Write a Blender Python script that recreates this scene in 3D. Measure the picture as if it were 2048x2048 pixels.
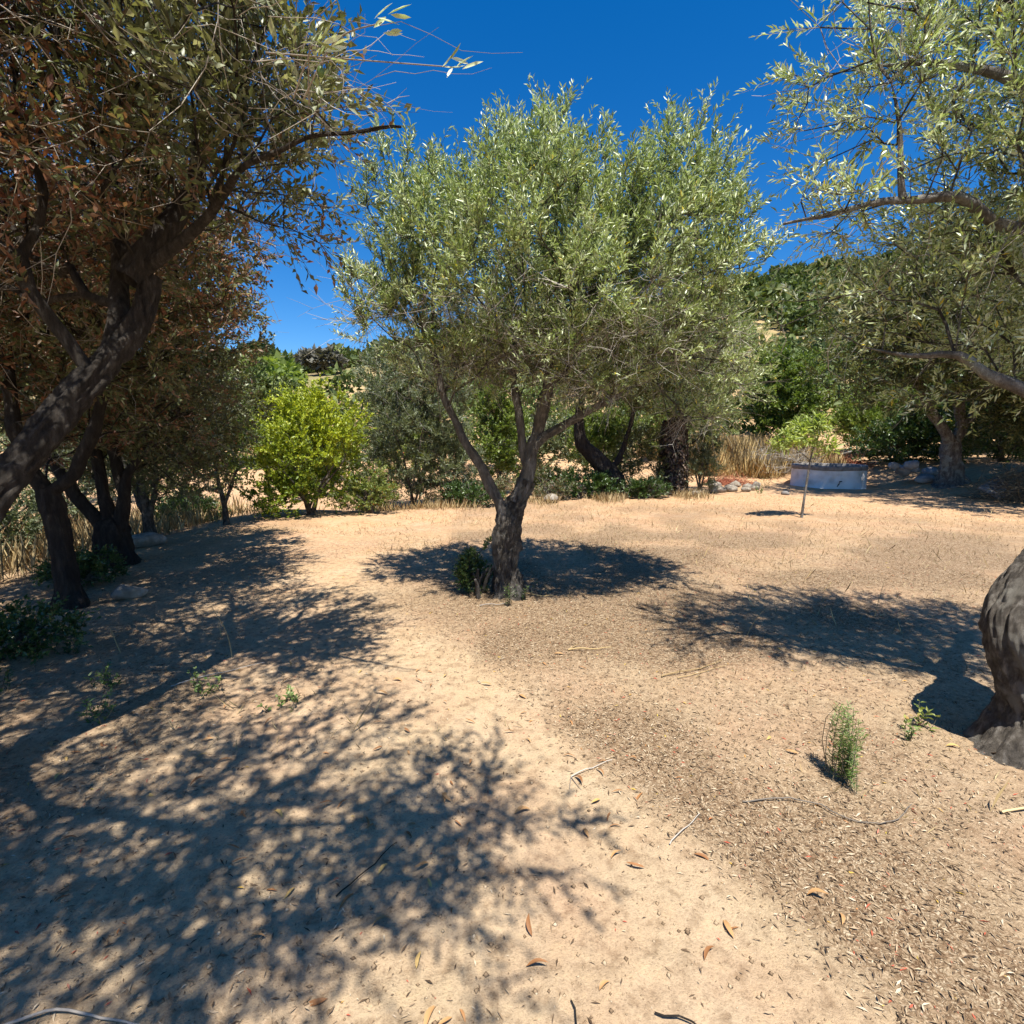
import bpy, math
import numpy as np
from mathutils import Vector

# ------------------------------------------------------------------ scene, camera, sky, sun
for o in list(bpy.data.objects):
    bpy.data.objects.remove(o, do_unlink=True)
scene = bpy.context.scene
COL = scene.collection

cam_d = bpy.data.cameras.new("camera")
cam_d.lens = 18.0
cam_d.sensor_width = 36.0
cam_d.clip_start = 0.05
cam_d.clip_end = 3000.0
cam = bpy.data.objects.new("camera", cam_d)
COL.objects.link(cam)
cam.location = (0, 0, 1.6)
cam.rotation_euler = (math.radians(90 - 8.55), 0, 0)
scene.camera = cam

SHADOW = np.array([-0.19, 0.98])               # way the shadows fall on the ground
SHADOW /= np.linalg.norm(SHADOW)
ELEV = math.radians(67.5)
sun_dir = np.array([-SHADOW[0] * math.cos(ELEV), -SHADOW[1] * math.cos(ELEV), math.sin(ELEV)])

world = bpy.data.worlds.new("World")
scene.world = world
world.use_nodes = True
wn, wl = world.node_tree.nodes, world.node_tree.links
wn.clear()
w_out = wn.new("ShaderNodeOutputWorld")
w_bg = wn.new("ShaderNodeBackground")
w_sky = wn.new("ShaderNodeTexSky")
w_sky.sky_type = 'NISHITA'
w_sky.sun_disc = False
w_sky.sun_elevation = ELEV
w_sky.sun_rotation = math.atan2(sun_dir[0], sun_dir[1])
w_sky.altitude = 300
w_sky.air_density = 1.0
w_sky.dust_density = 0.1
w_sky.ozone_density = 7.0
w_hs = wn.new("ShaderNodeHueSaturation")
w_hs.inputs['Saturation'].default_value = 1.31
w_hs.inputs['Hue'].default_value = 0.504
w_bg.inputs['Strength'].default_value = 0.087
wl.new(w_sky.outputs[0], w_hs.inputs['Color'])
wl.new(w_hs.outputs[0], w_bg.inputs['Color'])
wl.new(w_bg.outputs[0], w_out.inputs['Surface'])

sun_l = bpy.data.lights.new("sun", 'SUN')
sun_l.energy = 5.0
sun_l.angle = math.radians(0.53)
sun_l.color = (1.0, 0.955, 0.88)
sun_o = bpy.data.objects.new("sun", sun_l)
COL.objects.link(sun_o)
sun_o.rotation_euler = Vector(sun_dir).to_track_quat('Z', 'Y').to_euler()
sun_o.location = (6, -12, 30)

scene.view_settings.view_transform = 'Standard'
scene.view_settings.look = 'None'
scene.view_settings.exposure = 0.92
scene.view_settings.gamma = 1.0
scene.view_settings.use_curve_mapping = False
scene.render.engine = 'CYCLES'
scene.cycles.max_bounces = 4
scene.cycles.diffuse_bounces = 3
scene.cycles.glossy_bounces = 1
scene.cycles.transmission_bounces = 3
scene.cycles.transparent_max_bounces = 4

# ------------------------------------------------------------------ numpy helpers
def unit(a):
    return a / np.maximum(np.linalg.norm(a, axis=-1, keepdims=True), 1e-9)

def _h(ix, iy, seed):
    n = (ix.astype(np.int64) * 374761393 + iy.astype(np.int64) * 668265263 + seed * 974711) & 0x7fffffff
    n = ((n ^ (n >> 13)) * 1274126177) & 0x7fffffff
    n = n ^ (n >> 16)
    return (n & 0xffff) / 65535.0

def vnoise(x, y, seed=0):
    x = np.asarray(x, float); y = np.asarray(y, float)
    ix = np.floor(x); iy = np.floor(y)
    fx = x - ix; fy = y - iy
    fx = fx * fx * (3 - 2 * fx); fy = fy * fy * (3 - 2 * fy)
    a = _h(ix, iy, seed); b = _h(ix + 1, iy, seed)
    c = _h(ix, iy + 1, seed); d = _h(ix + 1, iy + 1, seed)
    return (a + (b - a) * fx) * (1 - fy) + (c + (d - c) * fx) * fy

def pnoise(x, y, n, seed=0):                         # value noise that wraps in x after n cells
    x = np.asarray(x, float); y = np.asarray(y, float)
    ix = np.floor(x); iy = np.floor(y); fx = x - ix; fy = y - iy
    fx = fx * fx * (3 - 2 * fx); fy = fy * fy * (3 - 2 * fy)
    a = _h(ix % n, iy, seed); b = _h((ix + 1) % n, iy, seed); c = _h(ix % n, iy + 1, seed); d = _h((ix + 1) % n, iy + 1, seed)
    return (a + (b - a) * fx) * (1 - fy) + (c + (d - c) * fx) * fy

def sstep(a, b, x):
    t = np.clip((np.asarray(x, float) - a) / (b - a), 0, 1)
    return t * t * (3 - 2 * t)

def terrain(x, y):
    x = np.asarray(x, float); y = np.asarray(y, float)
    h = 0.05 * (vnoise(x * .45, y * .45, 1) - .5) + 0.025 * (vnoise(x * 1.7, y * 1.7, 2) - .5)
    near = 1 - sstep(5, 14, np.hypot(x, y))
    h = h + near * (0.010 * (vnoise(x * 7, y * 7, 3) - .5) + 0.008 * (vnoise(x * 17, y * 17, 4) - .5)
                    + 0.006 * (vnoise(x * 38, y * 38, 5) - .5))
    # bank under the trees at the right, fall of the ground behind the row at the left
    h = h + 0.75 * sstep(10.5, 14.5, x) * sstep(10.0, 15.5, y) * (1 - sstep(26, 34, y))
    h = h - 0.45 * sstep(-4.9, -8.5, x) * (1 - sstep(18, 30, y))
    h = h - 0.22 * sstep(0, -4, x - (y - 13.0) * .35) * sstep(9.9, 11.2, y + .22 * x + .2 * vnoise(x, y, 9)) * (1 - sstep(18, 26, y))
    h = h + 0.75 * sstep(16.6, 19.6, y - .12 * (x - 8)) * sstep(3.5, 6.5, x) * sstep(13.5, 10.5, x) * sstep(27, 21, y)
    # hillside
    s = np.clip(0.145 + (x + 50) / 100 * 0.175, 0.12, 0.50)
    d = np.clip(y - 21, 0, None)
    rise = np.where(d < 105, d, 105 + 25 * (1 - np.exp(-(d - 105) / 25)))
    soft = sstep(0, 18, d)
    h = h + s * rise * (0.35 + .65 * soft)
    far = sstep(25, 70, y)
    h = h + far * (3.5 * (vnoise(x * .03, y * .03, 6) - .5) + 1.2 * (vnoise(x * .11, y * .11, 7) - .5))
    return h

def H(x, y):
    return float(terrain(np.array([x]), np.array([y]))[0])

# ------------------------------------------------------------------ mesh collector
class MB:
    def __init__(self):
        self.v = []; self.f = {3: [], 4: []}; self.a = {3: [], 4: []}; self.n = 0
    def add(self, verts, faces, attr=None):
        verts = np.asarray(verts, float).reshape(-1, 3)
        faces = np.asarray(faces, np.int64)
        k = faces.shape[1]
        self.v.append(verts); self.f[k].append(faces + self.n); self.n += len(verts)
        if attr is None:
            attr = np.full(len(faces), .5)
        elif np.isscalar(attr):
            attr = np.full(len(faces), float(attr))
        self.a[k].append(np.asarray(attr, float))
    def build(self, name, mat, parent=None, origin=(0, 0, 0), smooth=True):
        V = np.concatenate(self.v) - np.asarray(origin, float) if self.v else np.zeros((0, 3))
        me = bpy.data.meshes.new(name)
        loops = []; starts = []; attrs = []; c = 0
        for k in (3, 4):
            if self.f[k]:
                F = np.concatenate(self.f[k]); A = np.concatenate(self.a[k])
                loops.append(F.ravel()); starts.append(c + np.arange(len(F)) * k); attrs.append(A)
                c += F.size
        L = np.concatenate(loops); S = np.concatenate(starts); A = np.concatenate(attrs)
        me.vertices.add(len(V)); me.vertices.foreach_set("co", V.astype(np.float32).ravel())
        me.loops.add(len(L)); me.loops.foreach_set("vertex_index", L.astype(np.int32))
        me.polygons.add(len(S)); me.polygons.foreach_set("loop_start", S.astype(np.int32))
        me.update(calc_edges=True)
        if smooth:
            me.polygons.foreach_set("use_smooth", np.ones(len(S), bool))
        at = me.attributes.new("rnd", 'FLOAT', 'FACE')
        at.data.foreach_set("value", A.astype(np.float32))
        me.materials.append(mat)
        o = bpy.data.objects.new(name, me)
        COL.objects.link(o)
        if parent is not None:
            o.parent = parent
        else:
            o.location = origin
        return o

def tag(o, label=None, cat=None, group=None, kind=None):
    if label: o["label"] = label
    if cat: o["category"] = cat
    if group: o["group"] = group
    if kind: o["kind"] = kind
    return o

def thing(name, label, cat, loc, group=None):
    o = bpy.data.objects.new(name, None)
    o.empty_display_size = .2
    COL.objects.link(o)
    o.location = loc
    return tag(o, label, cat, group)

def catmull(P, step):
    P = np.asarray(P, float)
    out = []
    n = len(P)
    for i in range(n - 1):
        p0 = P[max(i - 1, 0)]; p1 = P[i]; p2 = P[i + 1]; p3 = P[min(i + 2, n - 1)]
        m = max(1, int(np.linalg.norm(p2[:3] - p1[:3]) / step))
        t = np.arange(m)[:, None] / m
        out.append(.5 * ((2 * p1) + (-p0 + p2) * t + (2 * p0 - 5 * p1 + 4 * p2 - p3) * t ** 2
                         + (-p0 + 3 * p1 - 3 * p2 + p3) * t ** 3))
    out.append(P[-1:])
    return np.concatenate(out)

def tube(mb, P, R, sides=6, gnarl=0.0, seed=0, cap=True, attr=.5, fis=0.0):
    P = np.asarray(P, float); R = np.asarray(R, float)
    K = len(P)
    if K < 2: return
    T = unit(np.gradient(P, axis=0))
    ref = np.array([1., 0, 0]) if abs(T[0][0]) < .8 else np.array([0, 1., 0])
    A = np.zeros((K, 3)); a = unit(np.cross(T[0], ref)[None])[0]
    for i in range(K):
        a = a - T[i] * np.dot(a, T[i]); a = a / max(np.linalg.norm(a), 1e-9); A[i] = a
    B = np.cross(T, A)
    th = np.arange(sides) / sides * 2 * math.pi
    s = np.concatenate([[0], np.cumsum(np.linalg.norm(np.diff(P, axis=0), axis=1))])
    rr = R[:, None] * np.ones((1, sides))
    if gnarl > 0:
        q = s[:, None]; t = th[None, :]
        rr = rr * (1 + gnarl * (.85 * (np.abs(np.sin(2.5 * t + 2.1 * q + .5 * np.sin(6 * q + seed) + seed)) ** .6 - .7) + .5 * (np.abs(np.sin(5.5 * t - 1.6 * q + seed)) ** .7 - .6)
                                + .35 * np.sin(3 * t + 5.0 * q + seed) + .25 * np.sin(5 * t - 8.0 * q + 2 * seed)
                                + .35 * np.sin(2 * t + 13 * q + 1.3 * seed) * np.sin(7 * q + seed)
                                + .9 * (vnoise(np.cos(t) * 2.2 + 9 + seed, q * 11 + np.sin(t) * 2.2, 11) - .5)
                                + .55 * (vnoise(np.cos(t) * 5 + 9 + seed, q * 21 + np.sin(t) * 5, 12) - .5)
                                + .35 * (vnoise(t * 6.5, q * 9 + seed, 13) - .5)))
    if fis > 0:                                        # cracked bark: plates parted by narrow fissures
        q = s[:, None]; u_ = th[None, :] / (2 * math.pi)
        tw = q * 1.3 + .25 * np.sin(q * 7 + seed)
        n1, n2 = (22, 53) if sides > 90 else (13, 29)
        f1 = np.abs(pnoise((u_ * n1 + tw * 2), q * 9 + seed, n1, 21) - .5) * 2
        f2 = np.abs(pnoise((u_ * n2 + 4 * tw), q * 24 + seed, n2, 22) - .5) * 2
        f3 = pnoise(u_ * 71 + 5 * tw, q * 60, 71, 23)
        rr = rr + fis * (1.5 * (np.minimum(f1 * 2.4, 1) - .8) + .8 * (np.minimum(f2 * 2.2, 1) - .8) + .35 * (f3 - .5))
        f4 = pnoise(u_ * 5, q * 3.5 + seed, 5, 24)
        rr = rr + fis * 2.2 * (f4 - .5)
    V = P[:, None, :] + rr[..., None] * (np.cos(th)[None, :, None] * A[:, None, :] + np.sin(th)[None, :, None] * B[:, None, :])
    i = np.arange(K - 1)[:, None] * sides
    j = np.arange(sides)[None, :]; j2 = (j + 1) % sides
    F = np.stack([i + j, i + j2, i + sides + j2, i + sides + j], -1).reshape(-1, 4)
    mb.add(V.reshape(-1, 3), F, attr)
    if cap and R[-1] > .006:
        base = (K - 1) * sides
        c = np.concatenate([V[-1], P[-1:] + T[-1:] * R[-1] * .3])
        mb.add(c, np.stack([np.arange(sides), (np.arange(sides) + 1) % sides, np.full(sides, sides)], 1), attr)

def twig_tubes(mb, P, R, sides=3, attr=None):
    """P (N,K,3), R (N,K)"""
    N, K, _ = P.shape
    D = unit(P[:, -1] - P[:, 0])
    ref = np.where(np.abs(D[:, 2:3]) < .8, np.array([[0, 0, 1.]]), np.array([[1., 0, 0]]))
    A = unit(np.cross(D, ref)); B = np.cross(D, A)
    th = np.arange(sides) / sides * 2 * math.pi
    ring = np.cos(th)[None, :, None] * A[:, None, :] + np.sin(th)[None, :, None] * B[:, None, :]
    V = P[:, :, None, :] + R[:, :, None, None] * ring[:, None]
    n = np.arange(N)[:, None, None] * (K * sides)
    i = np.arange(K - 1)[None, :, None] * sides
    j = np.arange(sides)[None, None, :]; j2 = (j + 1) % sides
    F = np.stack([n + i + j, n + i + j2, n + i + sides + j2, n + i + sides + j], -1).reshape(-1, 4)
    a = None if attr is None else np.repeat(attr, (K - 1) * sides)
    mb.add(V.reshape(-1, 3), F, a)

def leaves(mb, P, D, N, L, W, attr, hexa=False, droop=.1, fold=.22):
    D = unit(D); N = unit(N - D * np.sum(N * D, -1, keepdims=True))
    S = np.cross(D, N)
    L = L[:, None]; W = W[:, None]; M = len(P)
    if not hexa:
        V = np.stack([P, P + D * L * .45 + S * W * .5 + N * W * fold, P + D * L - N * L * droop,
                      P + D * L * .45 - S * W * .5 + N * W * fold], 1)
        b = np.arange(M)[:, None] * 4
        F = np.concatenate([b + np.array([[0, 1, 2]]), b + np.array([[0, 2, 3]])], 1).reshape(-1, 3)
    else:
        V = np.stack([P, P + D * L * .28 + S * W * .42 + N * W * fold, P + D * L * .68 + S * W * .45 + N * (W * fold - L * droop * .4),
                      P + D * L - N * L * droop,
                      P + D * L * .68 - S * W * .45 + N * (W * fold - L * droop * .4), P + D * L * .28 - S * W * .42 + N * W * fold], 1)
        b = np.arange(M)[:, None] * 6
        F = np.concatenate([b + np.array([[0, 1, 2, 3]]), b + np.array([[0, 3, 4, 5]])], 1).reshape(-1, 4)
    mb.add(V.reshape(-1, 3), F, np.repeat(attr, 2))

# ------------------------------------------------------------------ materials
def new_mat(name):
    m = bpy.data.materials.new(name); m.use_nodes = True
    nt = m.node_tree; nt.nodes.clear()
    out = nt.nodes.new("ShaderNodeOutputMaterial")
    return m, nt, out

def ramp_node(nt, stops, interp='LINEAR'):
    r = nt.nodes.new("ShaderNodeValToRGB"); r.color_ramp.interpolation = interp
    e = r.color_ramp.elements
    while len(e) < len(stops): e.new(.5)
    for k, (p, c) in enumerate(stops):
        e[k].position = p; e[k].color = (*c, 1)
    return r

def leaf_mat(name, stops, trans=.28, rough=.45, spec=.5, tint=(1.25, 1.35, .55)):
    m, nt, out = new_mat(name)
    at = nt.nodes.new("ShaderNodeAttribute"); at.attribute_name = "rnd"
    r = ramp_node(nt, stops)
    nt.links.new(at.outputs['Fac'], r.inputs[0])
    p = nt.nodes.new("ShaderNodeBsdfPrincipled")
    p.inputs['Roughness'].default_value = rough
    p.inputs['Specular IOR Level'].default_value = spec
    nt.links.new(r.outputs[0], p.inputs['Base Color'])
    t = nt.nodes.new("ShaderNodeBsdfTranslucent")
    mul = nt.nodes.new("ShaderNodeMix"); mul.data_type = 'RGBA'; mul.blend_type = 'MULTIPLY'
    mul.inputs[0].default_value = 1.0
    mul.inputs[7].default_value = (*tint, 1)
    nt.links.new(r.outputs[0], mul.inputs[6])
    nt.links.new(mul.outputs[2], t.inputs['Color'])
    mx = nt.nodes.new("ShaderNodeMixShader"); mx.inputs[0].default_value = trans
    nt.links.new(p.outputs[0], mx.inputs[1]); nt.links.new(t.outputs[0], mx.inputs[2])
    nt.links.new(mx.outputs[0], out.inputs[0])
    return m

def bark_mat(name, dark, mid, light, scale=18., bump=.6, zs=.2, patch=None):
    m, nt, out = new_mat(name)
    tc = nt.nodes.new("ShaderNodeTexCoord"); mp = nt.nodes.new("ShaderNodeMapping")
    mp.inputs['Scale'].default_value = (1, 1, zs)
    nt.links.new(tc.outputs['Object'], mp.inputs[0])
    n1 = nt.nodes.new("ShaderNodeTexNoise"); n1.inputs['Scale'].default_value = scale
    n1.inputs['Detail'].default_value = 8; n1.inputs['Roughness'].default_value = .65
    nt.links.new(mp.outputs[0], n1.inputs['Vector'])
    vo = nt.nodes.new("ShaderNodeTexVoronoi"); vo.feature = 'DISTANCE_TO_EDGE'; vo.inputs['Scale'].default_value = scale * 2.2
    wp = nt.nodes.new("ShaderNodeVectorMath"); wp.operation = 'ADD'
    sc = nt.nodes.new("ShaderNodeVectorMath"); sc.operation = 'SCALE'; sc.inputs['Scale'].default_value = .25
    nt.links.new(n1.outputs['Color'], sc.inputs[0]); nt.links.new(sc.outputs[0], wp.inputs[1]); nt.links.new(mp.outputs[0], wp.inputs[0])
    nt.links.new(wp.outputs[0], vo.inputs['Vector'])
    r = ramp_node(nt, [(.28, dark), (.52, mid), (.74, light)])
    nt.links.new(n1.outputs['Fac'], r.inputs[0])
    col = r.outputs[0]
    if patch:
        n2 = nt.nodes.new("ShaderNodeTexNoise"); n2.inputs['Scale'].default_value = 5.5; n2.inputs['Detail'].default_value = 5
        nt.links.new(tc.outputs['Object'], n2.inputs['Vector'])
        r2 = ramp_node(nt, [(.54, (0, 0, 0)), (.62, (1, 1, 1))])
        nt.links.new(n2.outputs['Fac'], r2.inputs[0])
        mx = nt.nodes.new("ShaderNodeMix"); mx.data_type = 'RGBA'
        mx.inputs[7].default_value = (*patch, 1)
        nt.links.new(r2.outputs[0], mx.inputs[0]); nt.links.new(col, mx.inputs[6])
        col = mx.outputs[2]
    crk = ramp_node(nt, [(.0, (.30, .27, .25)), (.12, (1, 1, 1))]); nt.links.new(vo.outputs['Distance'], crk.inputs[0])
    mc = nt.nodes.new("ShaderNodeMix"); mc.data_type = 'RGBA'; mc.blend_type = 'MULTIPLY'; mc.inputs[0].default_value = .6
    nt.links.new(col, mc.inputs[6]); nt.links.new(crk.outputs[0], mc.inputs[7]); col = mc.outputs[2]
    p = nt.nodes.new("ShaderNodeBsdfPrincipled"); p.inputs['Roughness'].default_value = .85
    p.inputs['Specular IOR Level'].default_value = .25
    nt.links.new(col, p.inputs['Base Color'])
    rv = ramp_node(nt, [(0, (.35, .35, .35)), (.3, (.8, .8, .8))])
    nt.links.new(vo.outputs['Distance'], rv.inputs[0])
    ad = nt.nodes.new("ShaderNodeMath"); ad.operation = 'ADD'
    nt.links.new(rv.outputs[0], ad.inputs[0]); nt.links.new(n1.outputs['Fac'], ad.inputs[1])
    bp = nt.nodes.new("ShaderNodeBump"); bp.inputs['Strength'].default_value = bump; bp.inputs['Distance'].default_value = .045
    nt.links.new(ad.outputs[0], bp.inputs['Height']); nt.links.new(bp.outputs[0], p.inputs['Normal'])
    nt.links.new(p.outputs[0], out.inputs[0])
    return m

def rnd_mat(name, stops, rough=.8, spec=.2, interp='LINEAR'):
    m, nt, out = new_mat(name)
    at = nt.nodes.new("ShaderNodeAttribute"); at.attribute_name = "rnd"
    r = ramp_node(nt, stops, interp)
    nt.links.new(at.outputs['Fac'], r.inputs[0])
    p = nt.nodes.new("ShaderNodeBsdfPrincipled"); p.inputs['Roughness'].default_value = rough
    p.inputs['Specular IOR Level'].default_value = spec
    nt.links.new(r.outputs[0], p.inputs['Base Color'])
    nt.links.new(p.outputs[0], out.inputs[0])
    return m

def noise_mat(name, stops, scale=6., rough=.9, bump=.3, bscale=40., dist=.01, detail=6):
    m, nt, out = new_mat(name)
    tc = nt.nodes.new("ShaderNodeTexCoord")
    n = nt.nodes.new("ShaderNodeTexNoise"); n.inputs['Scale'].default_value = scale; n.inputs['Detail'].default_value = detail
    nt.links.new(tc.outputs['Object'], n.inputs['Vector'])
    r = ramp_node(nt, stops); nt.links.new(n.outputs['Fac'], r.inputs[0])
    p = nt.nodes.new("ShaderNodeBsdfPrincipled"); p.inputs['Roughness'].default_value = rough
    p.inputs['Specular IOR Level'].default_value = .2
    nt.links.new(r.outputs[0], p.inputs['Base Color'])
    n2 = nt.nodes.new("ShaderNodeTexNoise"); n2.inputs['Scale'].default_value = bscale; n2.inputs['Detail'].default_value = 6
    nt.links.new(tc.outputs['Object'], n2.inputs['Vector'])
    bp = nt.nodes.new("ShaderNodeBump"); bp.inputs['Strength'].default_value = bump; bp.inputs['Distance'].default_value = dist
    nt.links.new(n2.outputs['Fac'], bp.inputs['Height']); nt.links.new(bp.outputs[0], p.inputs['Normal'])
    nt.links.new(p.outputs[0], out.inputs[0])
    return m

def ground_mat():
    m, nt, out = new_mat("dry_soil")
    N, Lk = nt.nodes, nt.links
    tc = N.new("ShaderNodeTexCoord")
    def noise(scale, detail=6, rough=.6):
        n = N.new("ShaderNodeTexNoise"); n.inputs['Scale'].default_value = scale
        n.inputs['Detail'].default_value = detail; n.inputs['Roughness'].default_value = rough
        Lk.new(tc.outputs['Object'], n.inputs['Vector']); return n
    def mix(fac, a, b, mode='MIX'):
        x = N.new("ShaderNodeMix"); x.data_type = 'RGBA'; x.blend_type = mode
        for sock, val in ((x.inputs[0], fac), (x.inputs[6], a), (x.inputs[7], b)):
            if isinstance(val, (int, float)): sock.default_value = val
            elif isinstance(val, tuple): sock.default_value = (*val, 1)
            else: Lk.new(val, sock)
        return x.outputs[2]
    sep = N.new("ShaderNodeSeparateXYZ"); Lk.new(tc.outputs['Object'], sep.inputs[0])
    # soil turns from beige near the trees to orange earth up the field
    mr = N.new("ShaderNodeMapRange"); mr.inputs[1].default_value = 1.5; mr.inputs[2].default_value = 10.0
    nb = noise(.35, 4)
    ad = N.new("ShaderNodeMath"); ad.operation = 'MULTIPLY_ADD'
    Lk.new(nb.outputs['Fac'], ad.inputs[0]); ad.inputs[1].default_value = 5.0; Lk.new(sep.outputs['Y'], ad.inputs[2])
    sb = N.new("ShaderNodeMath"); sb.operation = 'SUBTRACT'; Lk.new(ad.outputs[0], sb.inputs[0]); sb.inputs[1].default_value = 2.5
    Lk.new(sb.outputs[0], mr.inputs[0])
    base = mix(mr.outputs[0], (.455, .340, .213), (.475, .300, .162))
    # pinkish and pale patches
    n1 = noise(.9, 5); r1 = ramp_node(nt, [(.42, (0, 0, 0)), (.66, (1, 1, 1))]); Lk.new(n1.outputs['Fac'], r1.inputs[0])
    base = mix(r1.outputs[0], base, mix(.45, base, (.46, .27, .17)))
    n2 = noise(2.6, 6); r2 = ramp_node(nt, [(.45, (0, 0, 0)), (.7, (1, 1, 1))]); Lk.new(n2.outputs['Fac'], r2.inputs[0])
    base = mix(r2.outputs[0], base, mix(.4, base, (.54, .43, .29)))
    # dry thatch on the stubble field, darker fine mottling
    n3 = noise(14, 8, .7); r3 = ramp_node(nt, [(.34, (.52, .47, .43)), (.5, (1, 1, 1)), (.68, (1.14, 1.12, 1.06))]); Lk.new(n3.outputs['Fac'], r3.inputs[0])
    base = mix(.75, base, r3.outputs[0], 'MULTIPLY')
    n4 = noise(120, 6, .75); r4 = ramp_node(nt, [(.33, (.4, .36, .32)), (.47, (1, 1, 1)), (.66, (1.15, 1.14, 1.1))]); Lk.new(n4.outputs['Fac'], r4.inputs[0])
    base = mix(.7, base, r4.outputs[0], 'MULTIPLY')
    # crumbled leaf litter: small chips, shade in the gaps painted darker
    at = N.new("ShaderNodeAttribute"); at.attribute_name = "rnd"
    vc = N.new("ShaderNodeTexVoronoi"); vc.inputs['Scale'].default_value = 75; vc.inputs['Randomness'].default_value = 1
    wn_ = noise(9, 3); wm = N.new("ShaderNodeVectorMath"); wm.operation = 'MULTIPLY_ADD'
    wm.inputs[1].default_value = (.3, .3, .3); Lk.new(wn_.outputs['Color'], wm.inputs[0]); Lk.new(tc.outputs['Object'], wm.inputs[2])
    Lk.new(wm.outputs[0], vc.inputs['Vector'])
    sepc = N.new("ShaderNodeSeparateColor"); Lk.new(vc.outputs['Color'], sepc.inputs[0])
    rc = ramp_node(nt, [(0, (.13, .078, .044)), (.2, (.26, .165, .095)), (.5, (.37, .26, .16)), (.8, (.47, .355, .23)), (1, (.56, .45, .31))])
    Lk.new(sepc.outputs[0], rc.inputs[0])
    rd = ramp_node(nt, [(.25, (1, 1, 1)), (.66, (.55, .51, .46))]); Lk.new(vc.outputs['Distance'], rd.inputs[0])
    chips = mix(1.0, rc.outputs[0], rd.outputs[0], 'MULTIPLY')
    n6 = noise(30, 4); lm = N.new("ShaderNodeMath"); lm.operation = 'MULTIPLY_ADD'
    Lk.new(at.outputs['Fac'], lm.inputs[0]); lm.inputs[1].default_value = 1.25; 
    s6 = N.new("ShaderNodeMath"); s6.operation = 'MULTIPLY_ADD'; Lk.new(n6.outputs['Fac'], s6.inputs[0]); s6.inputs[1].default_value = 1.4; s6.inputs[2].default_value = -1.05
    Lk.new(s6.outputs[0], lm.inputs[2]); lm.use_clamp = True
    base = mix(lm.outputs[0], base, chips)
    # dry grass cover on the hillside
    mh = N.new("ShaderNodeMapRange"); mh.inputs[1].default_value = 24; mh.inputs[2].default_value = 48; Lk.new(sep.outputs['Y'], mh.inputs[0])
    n5 = noise(.12, 5); r5 = ramp_node(nt, [(.42, (.14, .15, .055)), (.58, (.36, .27, .13))]); Lk.new(n5.outputs['Fac'], r5.inputs[0])
    base = mix(mh.outputs[0], base, mix(.8, base, r5.outputs[0]))
    p = N.new("ShaderNodeBsdfPrincipled"); p.inputs['Roughness'].default_value = .95
    p.inputs['Specular IOR Level'].default_value = .1
    Lk.new(base, p.inputs['Base Color'])
    s1 = N.new("ShaderNodeMath"); s1.operation = 'MULTIPLY_ADD'; Lk.new(n3.outputs['Fac'], s1.inputs[0]); s1.inputs[1].default_value = 2.2; Lk.new(n4.outputs['Fac'], s1.inputs[2])
    s2 = N.new('ShaderNodeMath'); s2.operation = 'MULTIPLY'; Lk.new(lm.outputs[0], s2.inputs[0]); Lk.new(sepc.outputs[1], s2.inputs[1])
    s3 = N.new('ShaderNodeMath'); s3.operation = 'MULTIPLY_ADD'; Lk.new(s2.outputs[0], s3.inputs[0]); s3.inputs[1].default_value = 1.1; Lk.new(s1.outputs[0], s3.inputs[2]); s1 = s3
    bp = N.new("ShaderNodeBump"); bp.inputs['Strength'].default_value = .75; bp.inputs['Distance'].default_value = .012
    Lk.new(s1.outputs[0], bp.inputs['Height']); Lk.new(bp.outputs[0], p.inputs['Normal'])
    Lk.new(p.outputs[0], out.inputs[0])
    return m

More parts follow.
